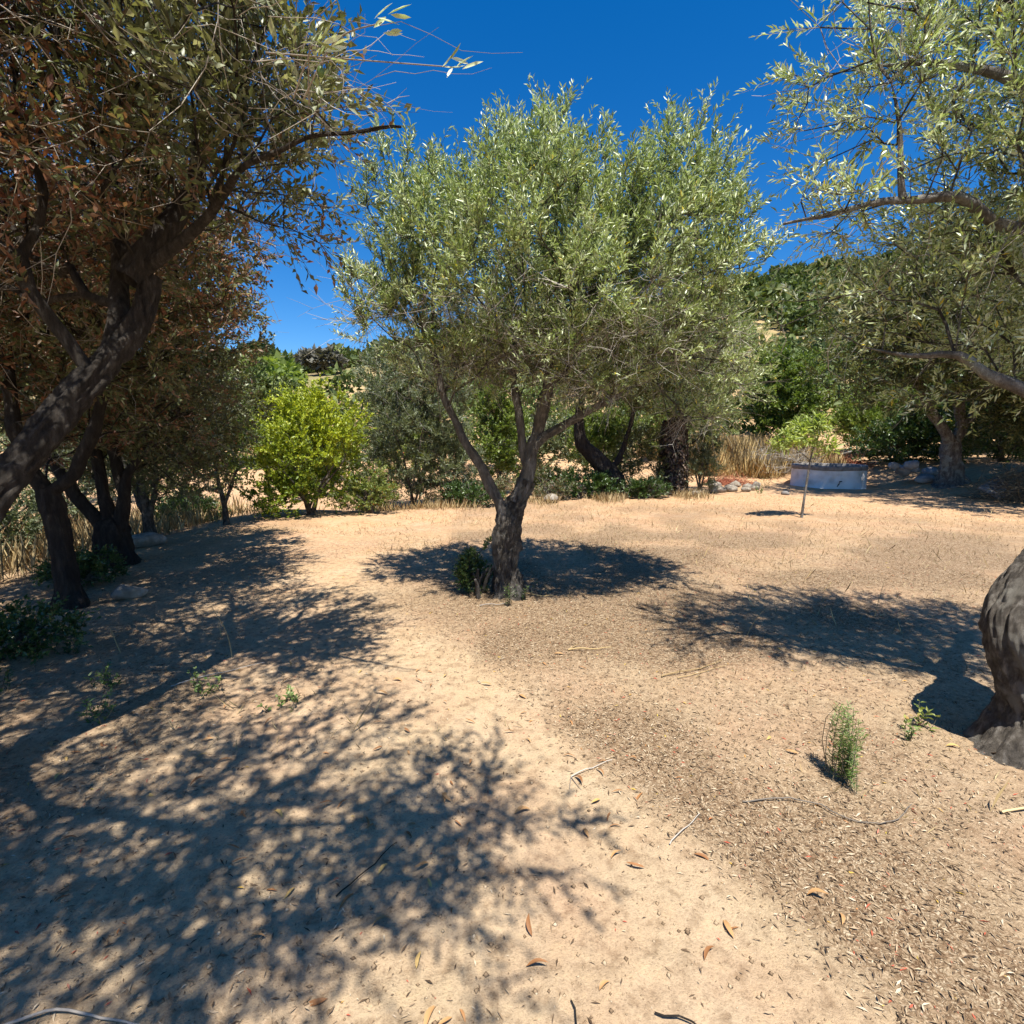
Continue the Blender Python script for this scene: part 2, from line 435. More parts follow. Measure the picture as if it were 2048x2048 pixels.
OLIVE = [(0, (.06, .085, .022)), (.25, (.175, .225, .062)), (.55, (.37, .425, .165)), (.8, (.60, .64, .41)), (.96, (.72, .76, .60)), (1, (.64, .50, .06))]  # silvery leaf tones; range widened to paint in sun glints and dark gaps
M = dict(
    soil=ground_mat(),
    olive=leaf_mat("olive_leaf", OLIVE, rough=.36, trans=.24, tint=(1.1, 1.25, .65)),
    olive_grey=leaf_mat("grey_olive_leaf", [(0, (.06, .075, .035)), (.5, (.14, .165, .085)), (1, (.28, .31, .19))], trans=.3),
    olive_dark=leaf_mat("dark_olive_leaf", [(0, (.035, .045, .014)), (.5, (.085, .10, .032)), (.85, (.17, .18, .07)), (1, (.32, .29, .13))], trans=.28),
    olive_brown=leaf_mat("withered_olive_leaf", [(0, (.075, .040, .024)), (.22, (.19, .075, .038)), (.38, (.27, .16, .095)), (.46, (.085, .105, .042)), (.75, (.18, .20, .085)), (1, (.42, .45, .30))], trans=.3, tint=(1.2, 1.1, .6)),
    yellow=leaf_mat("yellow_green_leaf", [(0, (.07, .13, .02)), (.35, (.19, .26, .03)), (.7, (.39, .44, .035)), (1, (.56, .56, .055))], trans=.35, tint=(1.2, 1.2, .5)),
    green=leaf_mat("bright_green_leaf", [(0, (.05, .085, .018)), (.5, (.15, .205, .04)), (1, (.31, .36, .09))], trans=.34),
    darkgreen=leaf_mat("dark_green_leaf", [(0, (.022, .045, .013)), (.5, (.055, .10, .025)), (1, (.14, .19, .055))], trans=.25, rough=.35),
    pistacia=leaf_mat("mixed_green_leaf", [(0, (.07, .11, .025)), (.55, (.19, .24, .055)), (.9, (.34, .35, .10)), (1, (.5, .15, .06))], trans=.3),
    herb=leaf_mat("herb_leaf", [(0, (.06, .11, .03)), (.6, (.16, .24, .06)), (1, (.30, .36, .14))], trans=.35),
    sapling=leaf_mat("sapling_leaf", [(0, (.16, .22, .05)), (.6, (.36, .42, .12)), (1, (.60, .60, .22))], trans=.4),
    scrub=leaf_mat("hillside_leaf", [(0, (.03, .05, .016)), (.35, (.075, .105, .03)), (.7, (.145, .18, .055)), (1, (.24, .24, .11))], trans=.2, rough=.6, spec=.25),
    greyscrub=leaf_mat("grey_shrub_leaf", [(0, (.06, .06, .05)), (.6, (.13, .125, .10)), (1, (.2, .19, .16))], trans=.1, rough=.7, spec=.2),
    bark=bark_mat("olive_bark", (.05, .042, .034), (.215, .185, .15), (.54, .49, .42), 34, 1., .35, patch=(.40, .37, .31)),
    bark_pale=bark_mat("pale_bark", (.075, .062, .05), (.22, .195, .165), (.46, .44, .39), 18, .7, .3, patch=(.34, .35, .30)),
    bark_mid=bark_mat("medium_bark", (.03, .024, .019), (.115, .096, .077), (.29, .255, .21), 34, 1., .22),  # medium dark bark tone of the leaning olive
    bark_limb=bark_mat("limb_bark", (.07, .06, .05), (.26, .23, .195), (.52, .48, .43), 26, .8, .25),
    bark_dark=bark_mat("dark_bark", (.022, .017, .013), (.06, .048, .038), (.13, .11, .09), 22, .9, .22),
    twig=rnd_mat("bare_twig", [(0, (.12, .10, .078)), (.5, (.28, .24, .195)), (1, (.52, .48, .41))]),
    greentwig=rnd_mat("leafy_twig", [(0, (.06, .052, .032)), (1, (.17, .15, .10))]),
    litter=rnd_mat("leaf_litter", [(0, (.06, .038, .022)), (.3, (.16, .105, .06)), (.6, (.30, .21, .125)), (.85, (.42, .32, .205)), (.95, (.54, .45, .32)), (.965, (.36, .08, .045)), (.985, (.42, .11, .06)), (1, (.55, .42, .07))], rough=.7),
    bigleaf=rnd_mat("fallen_leaf", [(0, (.16, .07, .03)), (.5, (.34, .16, .06)), (.8, (.45, .27, .12)), (1, (.5, .36, .10))], rough=.6),
    straw=rnd_mat("dry_straw", [(0, (.22, .15, .07)), (.5, (.42, .30, .14)), (1, (.60, .48, .27))], rough=.75),
    gold=rnd_mat("golden_grass", [(0, (.30, .19, .07)), (.5, (.54, .37, .15)), (1, (.70, .54, .27))], rough=.75),
    red=rnd_mat("russet_brush", [(0, (.16, .05, .03)), (.5, (.36, .11, .06)), (1, (.5, .22, .13))], rough=.8),
    stone=noise_mat("pale_stone", [(.3, (.15, .125, .095)), (.55, (.30, .26, .205)), (.75, (.46, .42, .35))], 9, .9, .6, 30, .02),
    whitewash=noise_mat("whitewash", [(.28, (.50, .48, .44)), (.45, (.72, .70, .67)), (.65, (.80, .785, .76))], 3, .8, .25, 25, .01),
    cement=noise_mat("grey_cement", [(.3, (.14, .125, .11)), (.6, (.26, .24, .22))], 8, .9, .5, 30, .01),
    dark=noise_mat("dark_well_disc", [(.3, (.012, .012, .013)), (.7, (.03, .028, .026))], 4, .3, .1),
    black=noise_mat("black_paint", [(.3, (.012, .012, .014)), (.7, (.03, .03, .03))], 8, .6, .1),
    ashlar=noise_mat("grey_slab", [(.3, (.2, .19, .18)), (.7, (.4, .38, .35))], 6, .9, .5, 20, .02),
)

# ------------------------------------------------------------------ ground sheet
def path_offset(X, Y):                               # distance right of the trodden bare strip
    xs = np.interp(Y, [0.3, 1.45, 1.9, 2.5, 3.5, 4.5, 9], [1.25, .62, .38, .02, -.6, -.9, -1.4])
    return X - xs
def litter_density(X, Y):
    d = path_offset(X, Y)
    dens = sstep(.05, .5, d) * (.55 + .45 * sstep(.3, .62, vnoise(X * 1.6, Y * 1.6, 41)))
    dens = np.maximum(dens, .5 * sstep(-.6, 1.2, X - .1 * (Y - 4)) * sstep(3, 4.5, Y) * (.25 + .75 * sstep(.35, .7, vnoise(X * .9, Y * .9, 45))))
    ring = np.exp(-((np.hypot(X + .1, Y - 4.9) - .2) / 1.3) ** 2); dens = np.maximum(dens, ring * .95)
    dens = np.maximum(dens, .75 * sstep(-.9, -2.4, X + .25 * (Y - 3)) * (.35 + .65 * vnoise(X * 2, Y * 2, 43)))
    mid = .42 * sstep(3.6, 5.2, Y + .5 * X) * (.3 + .7 * sstep(.3, .7, vnoise(X * .6 + 5, Y * .6, 46)))
    dens = np.maximum(dens, mid)
    dens = np.maximum(dens, .22 * sstep(.35, .75, vnoise(X * 1.1, Y * 1.1, 47)))
    dens = dens * (1 - .85 * np.exp(-((d + .25) / .38) ** 2) * sstep(5.0, 3.4, Y))
    return dens * (1 - .35 * sstep(6.5, 11, Y)) * sstep(16, 11, np.hypot(X, Y))
def build_ground():
    a1 = np.linspace(-math.radians(62), math.radians(62), 210)
    a2 = np.linspace(math.radians(62), math.radians(298), 62)[1:-1]
    th = np.concatenate([a1, a2])
    rad = np.concatenate([np.geomspace(.3, 40, 240), np.geomspace(40, 1400, 90)[1:]])
    X = rad[:, None] * np.sin(th)[None]; Y = rad[:, None] * np.cos(th)[None]
    Z = terrain(X, Y)
    n, k = len(rad), len(th)
    V = np.stack([X, Y, Z], -1).reshape(-1, 3)
    i = np.arange(n - 1)[:, None] * k; j = np.arange(k)[None]; j2 = (j + 1) % k
    F = np.stack([i + j, i + k + j, i + k + j2, i + j2], -1).reshape(-1, 4)
    ld = litter_density(X, Y).reshape(-1)
    mb = MB(); mb.add(V, F[:, ::-1], ld[F].mean(1))
    c = np.concatenate([V[:k], [[0, 0, H(0, 0)]]])
    mb.add(c, np.stack([np.arange(k), np.full(k, k), (np.arange(k) + 1) % k], 1))
    o = mb.build("ground", M['soil'])
    # normals up
    o.data.flip_normals() if o.data.polygons[1000].normal.z < 0 else None
    tag(o, kind="structure")
build_ground()

# ------------------------------------------------------------------ tree generator
def grow(base, limbs, lobes, n, seed, tip_r=.0035, expo=2.35, gap=.55, gapf=3.0, seg=.2, up=.15, shell=.5, cost=.35):
    """limbs: polylines of (x,y,z,r) in world metres relative to base; lobes: (cx,cy,cz,rx,ry,rz[,w]) relative to base."""
    rng = np.random.default_rng(seed)
    pos = []; par = []; rad = []; path = []; dirs = []
    limb_ids = []
    for li, lb in enumerate(limbs):
        Q = catmull(np.array(lb, float), .10)
        if pos:
            d = np.linalg.norm(np.array(pos) - Q[0, :3], axis=1); p = int(np.argmin(d))
        else:
            p = -1
        ids = []
        for q in Q:
            i = len(pos)
            if p >= 0:
                dv = q[:3] - pos[p]; l = np.linalg.norm(dv)
                path.append(path[p] + l); dirs.append(dv / max(l, 1e-6))
            else:
                path.append(0.); dirs.append(np.array([0, 0, 1.]))
            pos.append(q[:3].copy()); par.append(p); rad.append(q[3]); ids.append(i); p = i
        limb_ids.append(ids)
    nl = len(pos)
    # attractors
    vol = np.array([l[3] * l[4] * l[5] * (l[6] if len(l) > 6 else 1) for l in lobes]); vol = vol / vol.sum()
    pts = []
    ph = rng.uniform(0, 6.28, 6)
    while len(pts) < n:
        m = n * 2
        k = rng.choice(len(lobes), m, p=vol)
        Lb = np.array([l[:6] for l in lobes])[k]
        u = unit(rng.normal(size=(m, 3))); r = rng.uniform(0, 1, m) ** (shell)
        q = Lb[:, :3] + u * r[:, None] * Lb[:, 3:6]
        f = (np.sin(q[:, 0] * gapf + ph[0]) * np.sin(q[:, 1] * gapf + ph[1]) * np.sin(q[:, 2] * gapf * 1.1 + ph[2])
             + .5 * np.sin(q[:, 0] * gapf * 2.3 + ph[3]) * np.sin(q[:, 1] * gapf * 2.3 + ph[4]) * np.sin(q[:, 2] * gapf * 2.3 + ph[5]))
        ok = f < gap
        pts.extend(list(q[ok]))
    pts = np.array(pts[:n])
    LP = np.array(pos[: nl])
    dmin = np.min(np.linalg.norm(pts[:, None] - LP[None, ::3], axis=2), axis=1)
    order = np.argsort(dmin)
    cap_n = nl + n * 8
    PA = np.zeros((cap_n, 3)); PA[:nl] = LP
    DA = np.zeros((cap_n, 3)); DA[:nl] = np.array(dirs)
    LA = np.zeros(cap_n); LA[:nl] = path
    par = list(par) + [0] * (cap_n - nl)
    cnt = nl
    start_ok = np.zeros(cap_n, bool); start_ok[:nl] = LP[:, 2] > max(.12, LP[:, 2].max() * .22)
    attr_nodes = []
    for oi in order:
        p = pts[oi]
        dv = p - PA[:cnt]; d = np.linalg.norm(dv, axis=1)
        c = d + cost * LA[:cnt] + .25 * d * (1 - np.sum(dv * DA[:cnt], 1) / np.maximum(d, 1e-6))
        c[~start_ok[:cnt]] = 1e9
        j = int(np.argmin(c)); L = d[j]
        m = int(min(6, max(1, round(L / seg))))
        t0 = DA[j] * L * .7; t1 = (dv[j] / max(L, 1e-6) + np.array([0, 0, up])) * L * .7
        prev = j
        for s in range(1, m + 1):
            if cnt >= cap_n: break
            t = s / m
            h = (2 * t ** 3 - 3 * t ** 2 + 1) * PA[j] + (t ** 3 - 2 * t ** 2 + t) * t0 + (-2 * t ** 3 + 3 * t ** 2) * p + (t ** 3 - t ** 2) * t1
            if s < m: h = h + rng.normal(size=3) * .05 * min(L, .8)
            PA[cnt] = h; par[cnt] = prev
            dd = h - PA[prev]; l = np.linalg.norm(dd)
            DA[cnt] = dd / max(l, 1e-6); LA[cnt] = LA[prev] + l; start_ok[cnt] = True
            prev = cnt; cnt += 1
        attr_nodes.append(prev)
    par = np.array(par[:cnt]); PA = PA[:cnt]; DA = DA[:cnt]
    acc = np.zeros(cnt); nch = np.zeros(cnt, int)
    np.add.at(nch, par[1:][par[1:] >= 0], 1)
    R = np.zeros(cnt)
    for i in range(cnt - 1, -1, -1):
        r = max(tip_r, acc[i] ** (1 / expo))
        if i < nl: r = rad[i]
        R[i] = r
        if par[i] >= nl: acc[par[i]] += r ** expo if i >= nl else 0
    # chains of grown branches
    kids = [[] for _ in range(cnt)]
    for i in range(nl, cnt): kids[par[i]].append(i)
    heads = []
    for i in range(cnt):
        ks = kids[i]
        if not ks: continue
        if i < nl: heads.extend(ks)
        else:
            ks.sort(key=lambda q: -R[q]); heads.extend(ks[1:])
    chains = []
    for hd in heads:
        ch = [par[hd], hd]; cur = hd
        while kids[cur]:
            cur = kids[cur][0]; ch.append(cur)
        chains.append(ch)
    return dict(P=PA, D=DA, R=R, chains=chains, tips=np.array(attr_nodes), limbs=limb_ids, nl=nl, rng=rng, par=par)

def make_tree(name, label, cat, base, limbs, lobes, n, seed, leaf, bark, twigs=4, twig_len=(.16, .34), per=18, leaf_L=.05, leaf_W=.012,
              hexa=False, bare=0, bare_zone=None, bare_len=(.25, .6), twig_r=.0022, gnarl=.25, sides=14, upw=.45, outw=.5, droop_tw=.1,
              group=None, gap=.55, gapf=3.0, tip_r=.0035, shell=.5, clump=.5, attr_bias=0., limb_mat=None, leaf_names="foliage",
              cost=.35, seg=.2, limb_name="limb", spread=.8, leaf_noise=1., mottle=None, fis=0.):
    bz = H(base[0], base[1]); B = np.array([base[0], base[1], bz + (base[2] if len(base) > 2 else 0)])
    root = thing(name, label, cat, B, group)
    g = grow(B, limbs, lobes, n, seed, tip_r=tip_r, gap=gap, gapf=gapf, shell=shell, cost=cost, seg=seg)
    rng = g['rng']
    for li, lb in enumerate(limbs):
        Q = catmull(np.array(lb, float), (.014 if fis > 0 else .035) if (li == 0 and gnarl > .1 and sides > 10) else .06)
        mb = MB()
        if li > 0:
            q_ = np.arange(len(Q)) * .06
            w_ = np.minimum(1, np.minimum(q_ / .3, (q_[-1] - q_) / .2))[:, None]
            Q[:, :3] += w_ * .05 * np.stack([vnoise(q_ * 5 + 3 * k_, q_ * 0 + li, seed + k_) - .5 for k_ in range(3)], 1) * min(1., 9. / max(base[1], 3.))
            Q[:, 3] *= 1 + .18 * (vnoise(q_ * 14, q_ * 0 + li, seed + 7) - .5)
        rr = Q[:, 3].copy()
        if li == 0:                                    # root flare below ground
            Q = np.concatenate([[[Q[0, 0], Q[0, 1], -.12, Q[0, 3] * 1.25]], Q]); rr = Q[:, 3]
        tube(mb, Q[:, :3], rr, sides if li == 0 else (max(8, sides - 6) if fis == 0 else 26), gnarl if li == 0 else min(gnarl * .6, .2), seed + li * 3, fis=fis if li == 0 else fis * .4)
        mb.build("trunk" if li == 0 else limb_name, bark if li == 0 else (limb_mat or bark), root)
    mb = MB()
    for ch in g['chains']:
        P = g['P'][ch]; R = g['R'][ch].copy(); R[0] = R[1]
        r0 = R[0]
        if len(ch) > 2 and r0 > .008: 
            Q = catmull(np.concatenate([P, R[:, None]], 1), .09); P = Q[:, :3]; R = Q[:, 3]
        tube(mb, P, np.maximum(R, .002), 8 if r0 > .03 else (5 if r0 > .012 else 3), 0, cap=False, attr=float(rng.uniform(.2, .9)))
    if mb.n: mb.build("branches", bark, root)["kind"] = "stuff"
    # leafy twigs
    tips = g['tips']; cen = np.mean([[l[0], l[1], l[2] - .3 * l[5]] for l in lobes], axis=0)
    T = np.repeat(tips, twigs); N = len(T)
    P0 = g['P'][T]
    near = np.argmin(np.stack([np.sum(((P0 - np.array(l[:3])) / np.array(l[3:6])) ** 2, 1) for l in lobes], 1), 1)
    LC = np.array([[l[0], l[1], l[2] - .35 * l[5]] for l in lobes])[near]
    outd = unit(P0 - LC)
    d = unit(outd * outw + np.array([0, 0, upw]) + rng.normal(size=(N, 3)) * spread * .6 + g['D'][T] * .4)
    ln = rng.uniform(*twig_len, N)
    K = 4
    t = np.linspace(0, 1, K)[None, :, None]
    bend = rng.normal(size=(N, 1, 3)) * .12
    PT = P0[:, None] + d[:, None] * ln[:, None, None] * t + (bend + np.array([0, 0, -droop_tw])) * ln[:, None, None] * t ** 2
    if twig_r > 0 and base[1] < 7:
        mb = MB()
        twig_tubes(mb, PT[:, [0, 3]], np.repeat((twig_r * np.array([1, .35]))[None], N, 0), 3, rng.uniform(0, 1, N))
        mb.build("twigs", M['greentwig'], root)["kind"] = "stuff"
    # leaves along twigs
    m = per
    ti = np.repeat(np.arange(N), m); Mn = N * m
    tt = np.tile((np.arange(m) + .5) / m, N) * .93 + .07 + rng.normal(size=Mn) * .02
    tt = np.clip(tt, .03, 1.0)
    seg_d = unit(PT[:, -1] - PT[:, 0])[ti]
    Pl = P0[ti] + d[ti] * (ln[ti] * tt)[:, None] + (bend[ti, 0] + np.array([0, 0, -droop_tw])) * (ln[ti] * tt ** 2)[:, None]
    side = unit(np.cross(seg_d, rng.normal(size=(Mn, 3))))
    D = unit(seg_d * .75 + side * .75 + np.array([0, 0, .12]) + rng.normal(size=(Mn, 3)) * .15)
    Nn = unit(rng.normal(size=(Mn, 3)) * .8 * leaf_noise + np.array([0, 0, .75]))
    LL = leaf_L * rng.uniform(.6, 1.2, Mn); WW = leaf_W * rng.uniform(.7, 1.25, Mn)
    cl = rng.uniform(0, 1, N)[ti] * .5 + rng.uniform(0, 1, len(tips)).repeat(twigs)[ti] * .5
    if mottle is not None:
        cl = .35 * cl + .65 * np.clip(mottle(Pl + B), 0, 1)
    a = np.clip(clump * cl + (1 - clump) * rng.uniform(0, 1, Mn) + attr_bias, 0, .955)
    yel = rng.uniform(0, 1, Mn) < .012
    a[yel] = 1.0
    keep = rng.uniform(0, 1, Mn) > .06
    keep &= (Pl[:, 2] > .03)
    mb = MB()
    leaves(mb, Pl[keep], D[keep], Nn[keep], LL[keep], WW[keep], a[keep], hexa)
    f = mb.build(leaf_names, leaf, root); f["kind"] = "stuff"
    # bare dead twigs
    if bare:
        zone = bare_zone(g['P'] + B) if bare_zone else np.ones(len(g['P']), bool)
        cand = np.nonzero(zone & (np.arange(len(g['P'])) >= g['nl']))[0]
        if len(cand):
            bt = rng.choice(cand, bare)
            K = 5
            dd = unit(g['D'][bt] * .5 + rng.normal(size=(bare, 3)) * .8 + np.array([0, 0, -.05]))
            l = rng.uniform(*bare_len, bare)
            P = np.zeros((bare, K, 3)); P[:, 0] = g['P'][bt]
            cur = dd
            curl = rng.normal(size=(bare, 3)) * .30
            for k in range(1, K):
                cur = unit(cur + curl + rng.normal(size=(bare, 3)) * .22 + np.array([0, 0, -.03]))
                P[:, k] = P[:, k - 1] + cur * (l / (K - 1))[:, None]
            Rr = rng.uniform(.0014, .0034, bare)[:, None] * np.linspace(1, .35, K)[None]
            mb = MB(); at = rng.uniform(0, 1, bare)
            twig_tubes(mb, P, Rr, 3, at)
            # side twiglets
            k2 = rng.integers(1, K - 1, bare); st = P[np.arange(bare), k2]
            cur = unit(rng.normal(size=(bare, 3)) + dd); P2 = np.zeros((bare, 3, 3)); P2[:, 0] = st
            for k in range(1, 3):
                cur = unit(cur + rng.normal(size=(bare, 3)) * .3)
                P2[:, k] = P2[:, k - 1] + cur * (l * .18)[:, None]
            twig_tubes(mb, P2, Rr[:, :1] * .7 * np.linspace(1, .4, 3)[None], 3, at)
            mb.build("bare_twigs", M['twig'], root)["kind"] = "stuff"
    return root, g, B

# ------------------------------------------------------------------ the olive tree in the middle
centre_limbs = [
    [(.02, 0, 0, .22), (.01, 0, .06, .155), (-.01, 0, .15, .126), (-.02, 0, .28, .108), (.0, 0, .5, .114), (.02, 0, .66, .108), (.04, .0, .78, .096), (.075, .01, .88, .09), (.12, .015, .97, .08), (.16, .02, 1.05, .074), (.2, .025, 1.15, .07)],
    [(.10, .01, .93, .065), (.15, .02, 1.05, .078), (.22, .03, 1.25, .07), (.27, .04, 1.5, .056), (.36, .1, 1.8, .046), (.45, .15, 2.2, .038), (.55, .2, 2.8, .03), (.6, .25, 3.3, .012)],
    [(.03, .0, .66, .08), (-.04, .0, .82, .062), (-.09, .0, .95, .05), (-.2, -.04, 1.2, .045), (-.36, -.08, 1.5, .040), (-.5, -.06, 1.75, .035), (-.6, -.05, 2.0, .03), (-.72, 0, 2.4, .026), (-.95, .05, 2.9, .008)],
    [(.22, .03, 1.2, .048), (.17, .05, 1.45, .045), (.12, .06, 1.75, .04), (.08, .1, 2.15, .034), (.05, .15, 2.7, .03), (.0, .2, 3.2, .01)],
    [(.27, .04, 1.48, .045), (.42, .0, 1.62, .042), (.65, -.08, 1.72, .038), (.9, -.15, 1.88, .033), (1.15, -.2, 2.1, .03), (1.4, -.2, 2.5, .01)],
    [(.31, .07, 1.62, .05), (.38, -.1, 1.95, .042), (.5, -.3, 2.35, .03), (.62, -.5, 2.9, .008)],
    [(.3, .06, 1.6, .045), (.35, .3, 1.95, .04), (.45, .6, 2.4, .028), (.5, .9, 3.0, .008)],
]
centre_lobes = [
    (.45, .0, 3.0, 1.6, 1.4, .95), (.43, .0, 3.9, .55, .6, .55), (.45, .0, 4.3, .14, .2, .25), (-.7, .0, 3.6, .62, .7, .5), (-.12, .1, 3.85, .4, .6, .4),
    (1.45, .0, 3.7, .6, .7, .6), (1.9, .0, 3.05, .42, .7, .6), (-1.05, .0, 2.85, .45, .6, .6), (1.9, -.1, 2.3, .4, .5, .5), (1.75, -.1, 1.85, .35, .4, .22, 1.3),
    (.65, -.2, 2.3, 1.1, .9, .42), (-.5, .1, 2.3, .6, .6, .4),
]
make_tree("olive_tree", "olive tree with twisted dark trunk standing alone in the middle of the clearing", "tree", (-.05, 5.05), centre_limbs,
          centre_lobes, 1500, 11, M['olive'], M['bark'], twigs=5, per=19, leaf_L=.056, leaf_W=.014, bare=2600, limb_mat=M['bark_limb'],
          bare_zone=lambda P: (P[:, 2] < 2.75) & (P[:, 2] > 1.5), bare_len=(.25, .6), gnarl=.45, sides=64, fis=.010, upw=.7, outw=.5, spread=.8, gap=.12, gapf=4.6, clump=.5, attr_bias=.03)

# ------------------------------------------------------------------ big leaning olive tree at the left edge, crown over the camera
left_limbs = [
    [(0, 0, 0, .15), (.08, .06, .35, .095), (.22, .18, .75, .082), (.42, .36, 1.12, .076), (.57, .52, 1.38, .072), (.71, .8, 1.78, .066), (.84, 1.07, 2.16, .058), (.9, 1.15, 2.42, .048)],
    [(.83, 1.06, 2.38, .06), (1.0, 1.2, 2.7, .05), (1.08, 1.3, 3.0, .04), (1.1, 1.4, 3.4, .028), (1.2, 1.5, 3.9, .01)],
    [(.78, .95, 1.98, .05), (.70, 1.2, 2.5, .042), (.5, 1.5, 3.0, .035), (.3, 1.7, 3.6, .01)],
    [(.42, .36, 1.12, .065), (.38, .1, 1.8, .055), (.55, -.4, 2.5, .042), (1.0, -.9, 3.0, .036), (1.6, -1.1, 3.3, .024), (2.2, -1.15, 3.42, .014), (2.7, -1.1, 3.42, .005)],
    [(.45, -.2, 2.2, .05), (.0, -.7, 2.7, .04), (-.4, -1.3, 3.1, .026), (-.6, -1.9, 3.3, .008)],
    [(.86, 1.12, 2.42, .035), (1.25, 1.0, 2.65, .022), (1.65, .75, 2.80, .013), (2.05, .6, 2.83, .008), (2.35, .5, 2.78, .004)],
]
left_lobes = [
    (-.3, .3, 3.0, 1.2, .9, .7, 1.4), (-1.0, 1.7, 3.0, 1.1, 1.1, .8, 1.2),
    (.75, .45, 3.3, 1.15, .75, .7, 1.3), (1.5, .95, 3.2, .55, .55, .5, 1.3),
    (.35, 1.2, 3.5, 1.55, 1.15, 1.1), (1.2, 1.3, 3.15, .75, .8, .7), (1.55, -1.0, 3.45, 1.35, .9, .6, 1.5), (-.2, -1.4, 3.2, 1.4, 1.4, .9, 1.2),
    (1.8, .55, 2.98, .4, .45, .28, .8), (2.85, -1.1, 3.35, .5, .5, .4, 1.5), (2.1, -1.5, 3.45, 1.0, .7, .5, 1.5), (.2, .9, 2.65, .8, .6, .5, .8), (-.7, .6, 3.2, 1.0, 1.2, 1.0), (.7, -1.8, 3.3, 1.2, .9, .7, 1.3),
]
def red_mottle(P):
    f = .5 + .5 * np.sin(P[:, 0] * 2.6 + 1.) * np.sin(P[:, 1] * 2.2 + .4) + .35 * np.sin(P[:, 2] * 3.1 + P[:, 0] * 1.7)
    g = np.clip((P[:, 0] + 1.9) * .4, -.3, .5)
    return f * .7 + g
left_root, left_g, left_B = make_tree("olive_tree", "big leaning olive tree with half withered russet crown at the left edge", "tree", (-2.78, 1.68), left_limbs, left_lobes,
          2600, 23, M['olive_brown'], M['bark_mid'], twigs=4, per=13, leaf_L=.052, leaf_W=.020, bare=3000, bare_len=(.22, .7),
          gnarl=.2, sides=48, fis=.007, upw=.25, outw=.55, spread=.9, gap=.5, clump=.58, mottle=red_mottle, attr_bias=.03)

# hanging end of the longest branch: bare curved twigs and a few large leaves that can be told apart
rng = np.random.default_rng(3)
mb = MB(); st = np.array([-.75, 2.05, 2.82]); n = 24
P = np.zeros((n, 7, 3)); P[:, 0] = st + np.stack([rng.uniform(-.3, .28, n), rng.uniform(-.4, .1, n), rng.uniform(-.1, .12, n)], 1)
cur = unit(np.stack([rng.uniform(.5, 1.2, n), rng.uniform(-.5, .2, n), rng.uniform(-.5, .45, n)], 1)); ln = rng.uniform(.25, .6, n)
for k in range(1, 7):
    cur = unit(cur + rng.normal(size=(n, 3)) * .25 + np.array([.05, 0, -.06])); P[:, k] = P[:, k - 1] + cur * (ln / 6)[:, None]
twig_tubes(mb, P, rng.uniform(.0009, .0019, n)[:, None] * np.linspace(1, .4, 7)[None], 4, rng.uniform(.3, 1, n))
ends = [np.array([-.16, 1.51, 2.56]), np.array([-.45, 1.35, 2.50]), np.array([-.32, 1.42, 2.60]), np.array([-.52, 1.55, 2.62])]
for e in ends:
    Q = catmull(np.array([st + rng.normal(size=3) * .08, st * .5 + e * .5 + np.array([0, 0, .06]), e]), .05)
    tube(mb, Q, np.linspace(.003, .0014, len(Q)), 5, attr=.6)
mb.build("bare_twigs", M['twig'], left_root, left_B)["kind"] = "stuff"
for e in ends:
    for k in range(7):
        a = rng.uniform(0, 6.28)
        mb = MB(); leaves(mb, np.array([e + rng.normal(size=3) * .012]), np.array([[.55 + .5 * math.cos(a), .4 * math.sin(a), .75 * rng.uniform(-.2, 1)]]), rng.normal(size=(1, 3)) + np.array([[0, -.4, .6]]),
                          np.array([rng.uniform(.045, .065)]), np.array([rng.uniform(.009, .013)]), np.array([rng.uniform(.45, .95)]), True, fold=.1)
        mb.build("leaf", M['olive'], left_root, left_B)
mb = MB(); Q = np.array([-.455, 1.36, 2.455]); zz = np.linspace(-1, 1, 9)
tube(mb, Q + np.stack([zz * 0, zz * 0, zz * .013], 1), .0085 * np.sqrt(np.maximum(1 - zz ** 2, .02)), 10, attr=.5); mb.build("green_olive", M['herb'], left_root, left_B)

# ------------------------------------------------------------------ row of olives along the left
rowB = [
    [(0, 0, 0, .14), (-.02, .02, .2, .10), (-.05, .03, .6, .085), (-.1, .05, .95, .09), (-.12, .05, 1.1, .08)],
    [(-.12, .05, 1.05, .065), (-.25, .0, 1.4, .058), (-.3, .0, 1.85, .05), (-.25, .05, 2.5, .045)],
    [(-.1, .05, 1.05, .062), (.12, .06, 1.25, .055), (.3, .1, 1.55, .05), (.42, .12, 1.95, .042), (.55, .15, 2.5, .04)],
]
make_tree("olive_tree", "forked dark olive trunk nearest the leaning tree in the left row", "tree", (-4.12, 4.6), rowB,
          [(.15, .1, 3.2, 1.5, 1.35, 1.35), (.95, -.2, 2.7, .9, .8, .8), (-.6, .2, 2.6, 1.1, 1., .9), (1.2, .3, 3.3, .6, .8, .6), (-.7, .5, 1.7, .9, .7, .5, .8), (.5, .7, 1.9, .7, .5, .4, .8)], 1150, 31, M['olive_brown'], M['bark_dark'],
          twigs=4, per=13, leaf_L=.062, leaf_W=.023, bare=900, gnarl=.2, sides=18, upw=.2, spread=.95, gap=.7, clump=.55, mottle=red_mottle, attr_bias=.1)
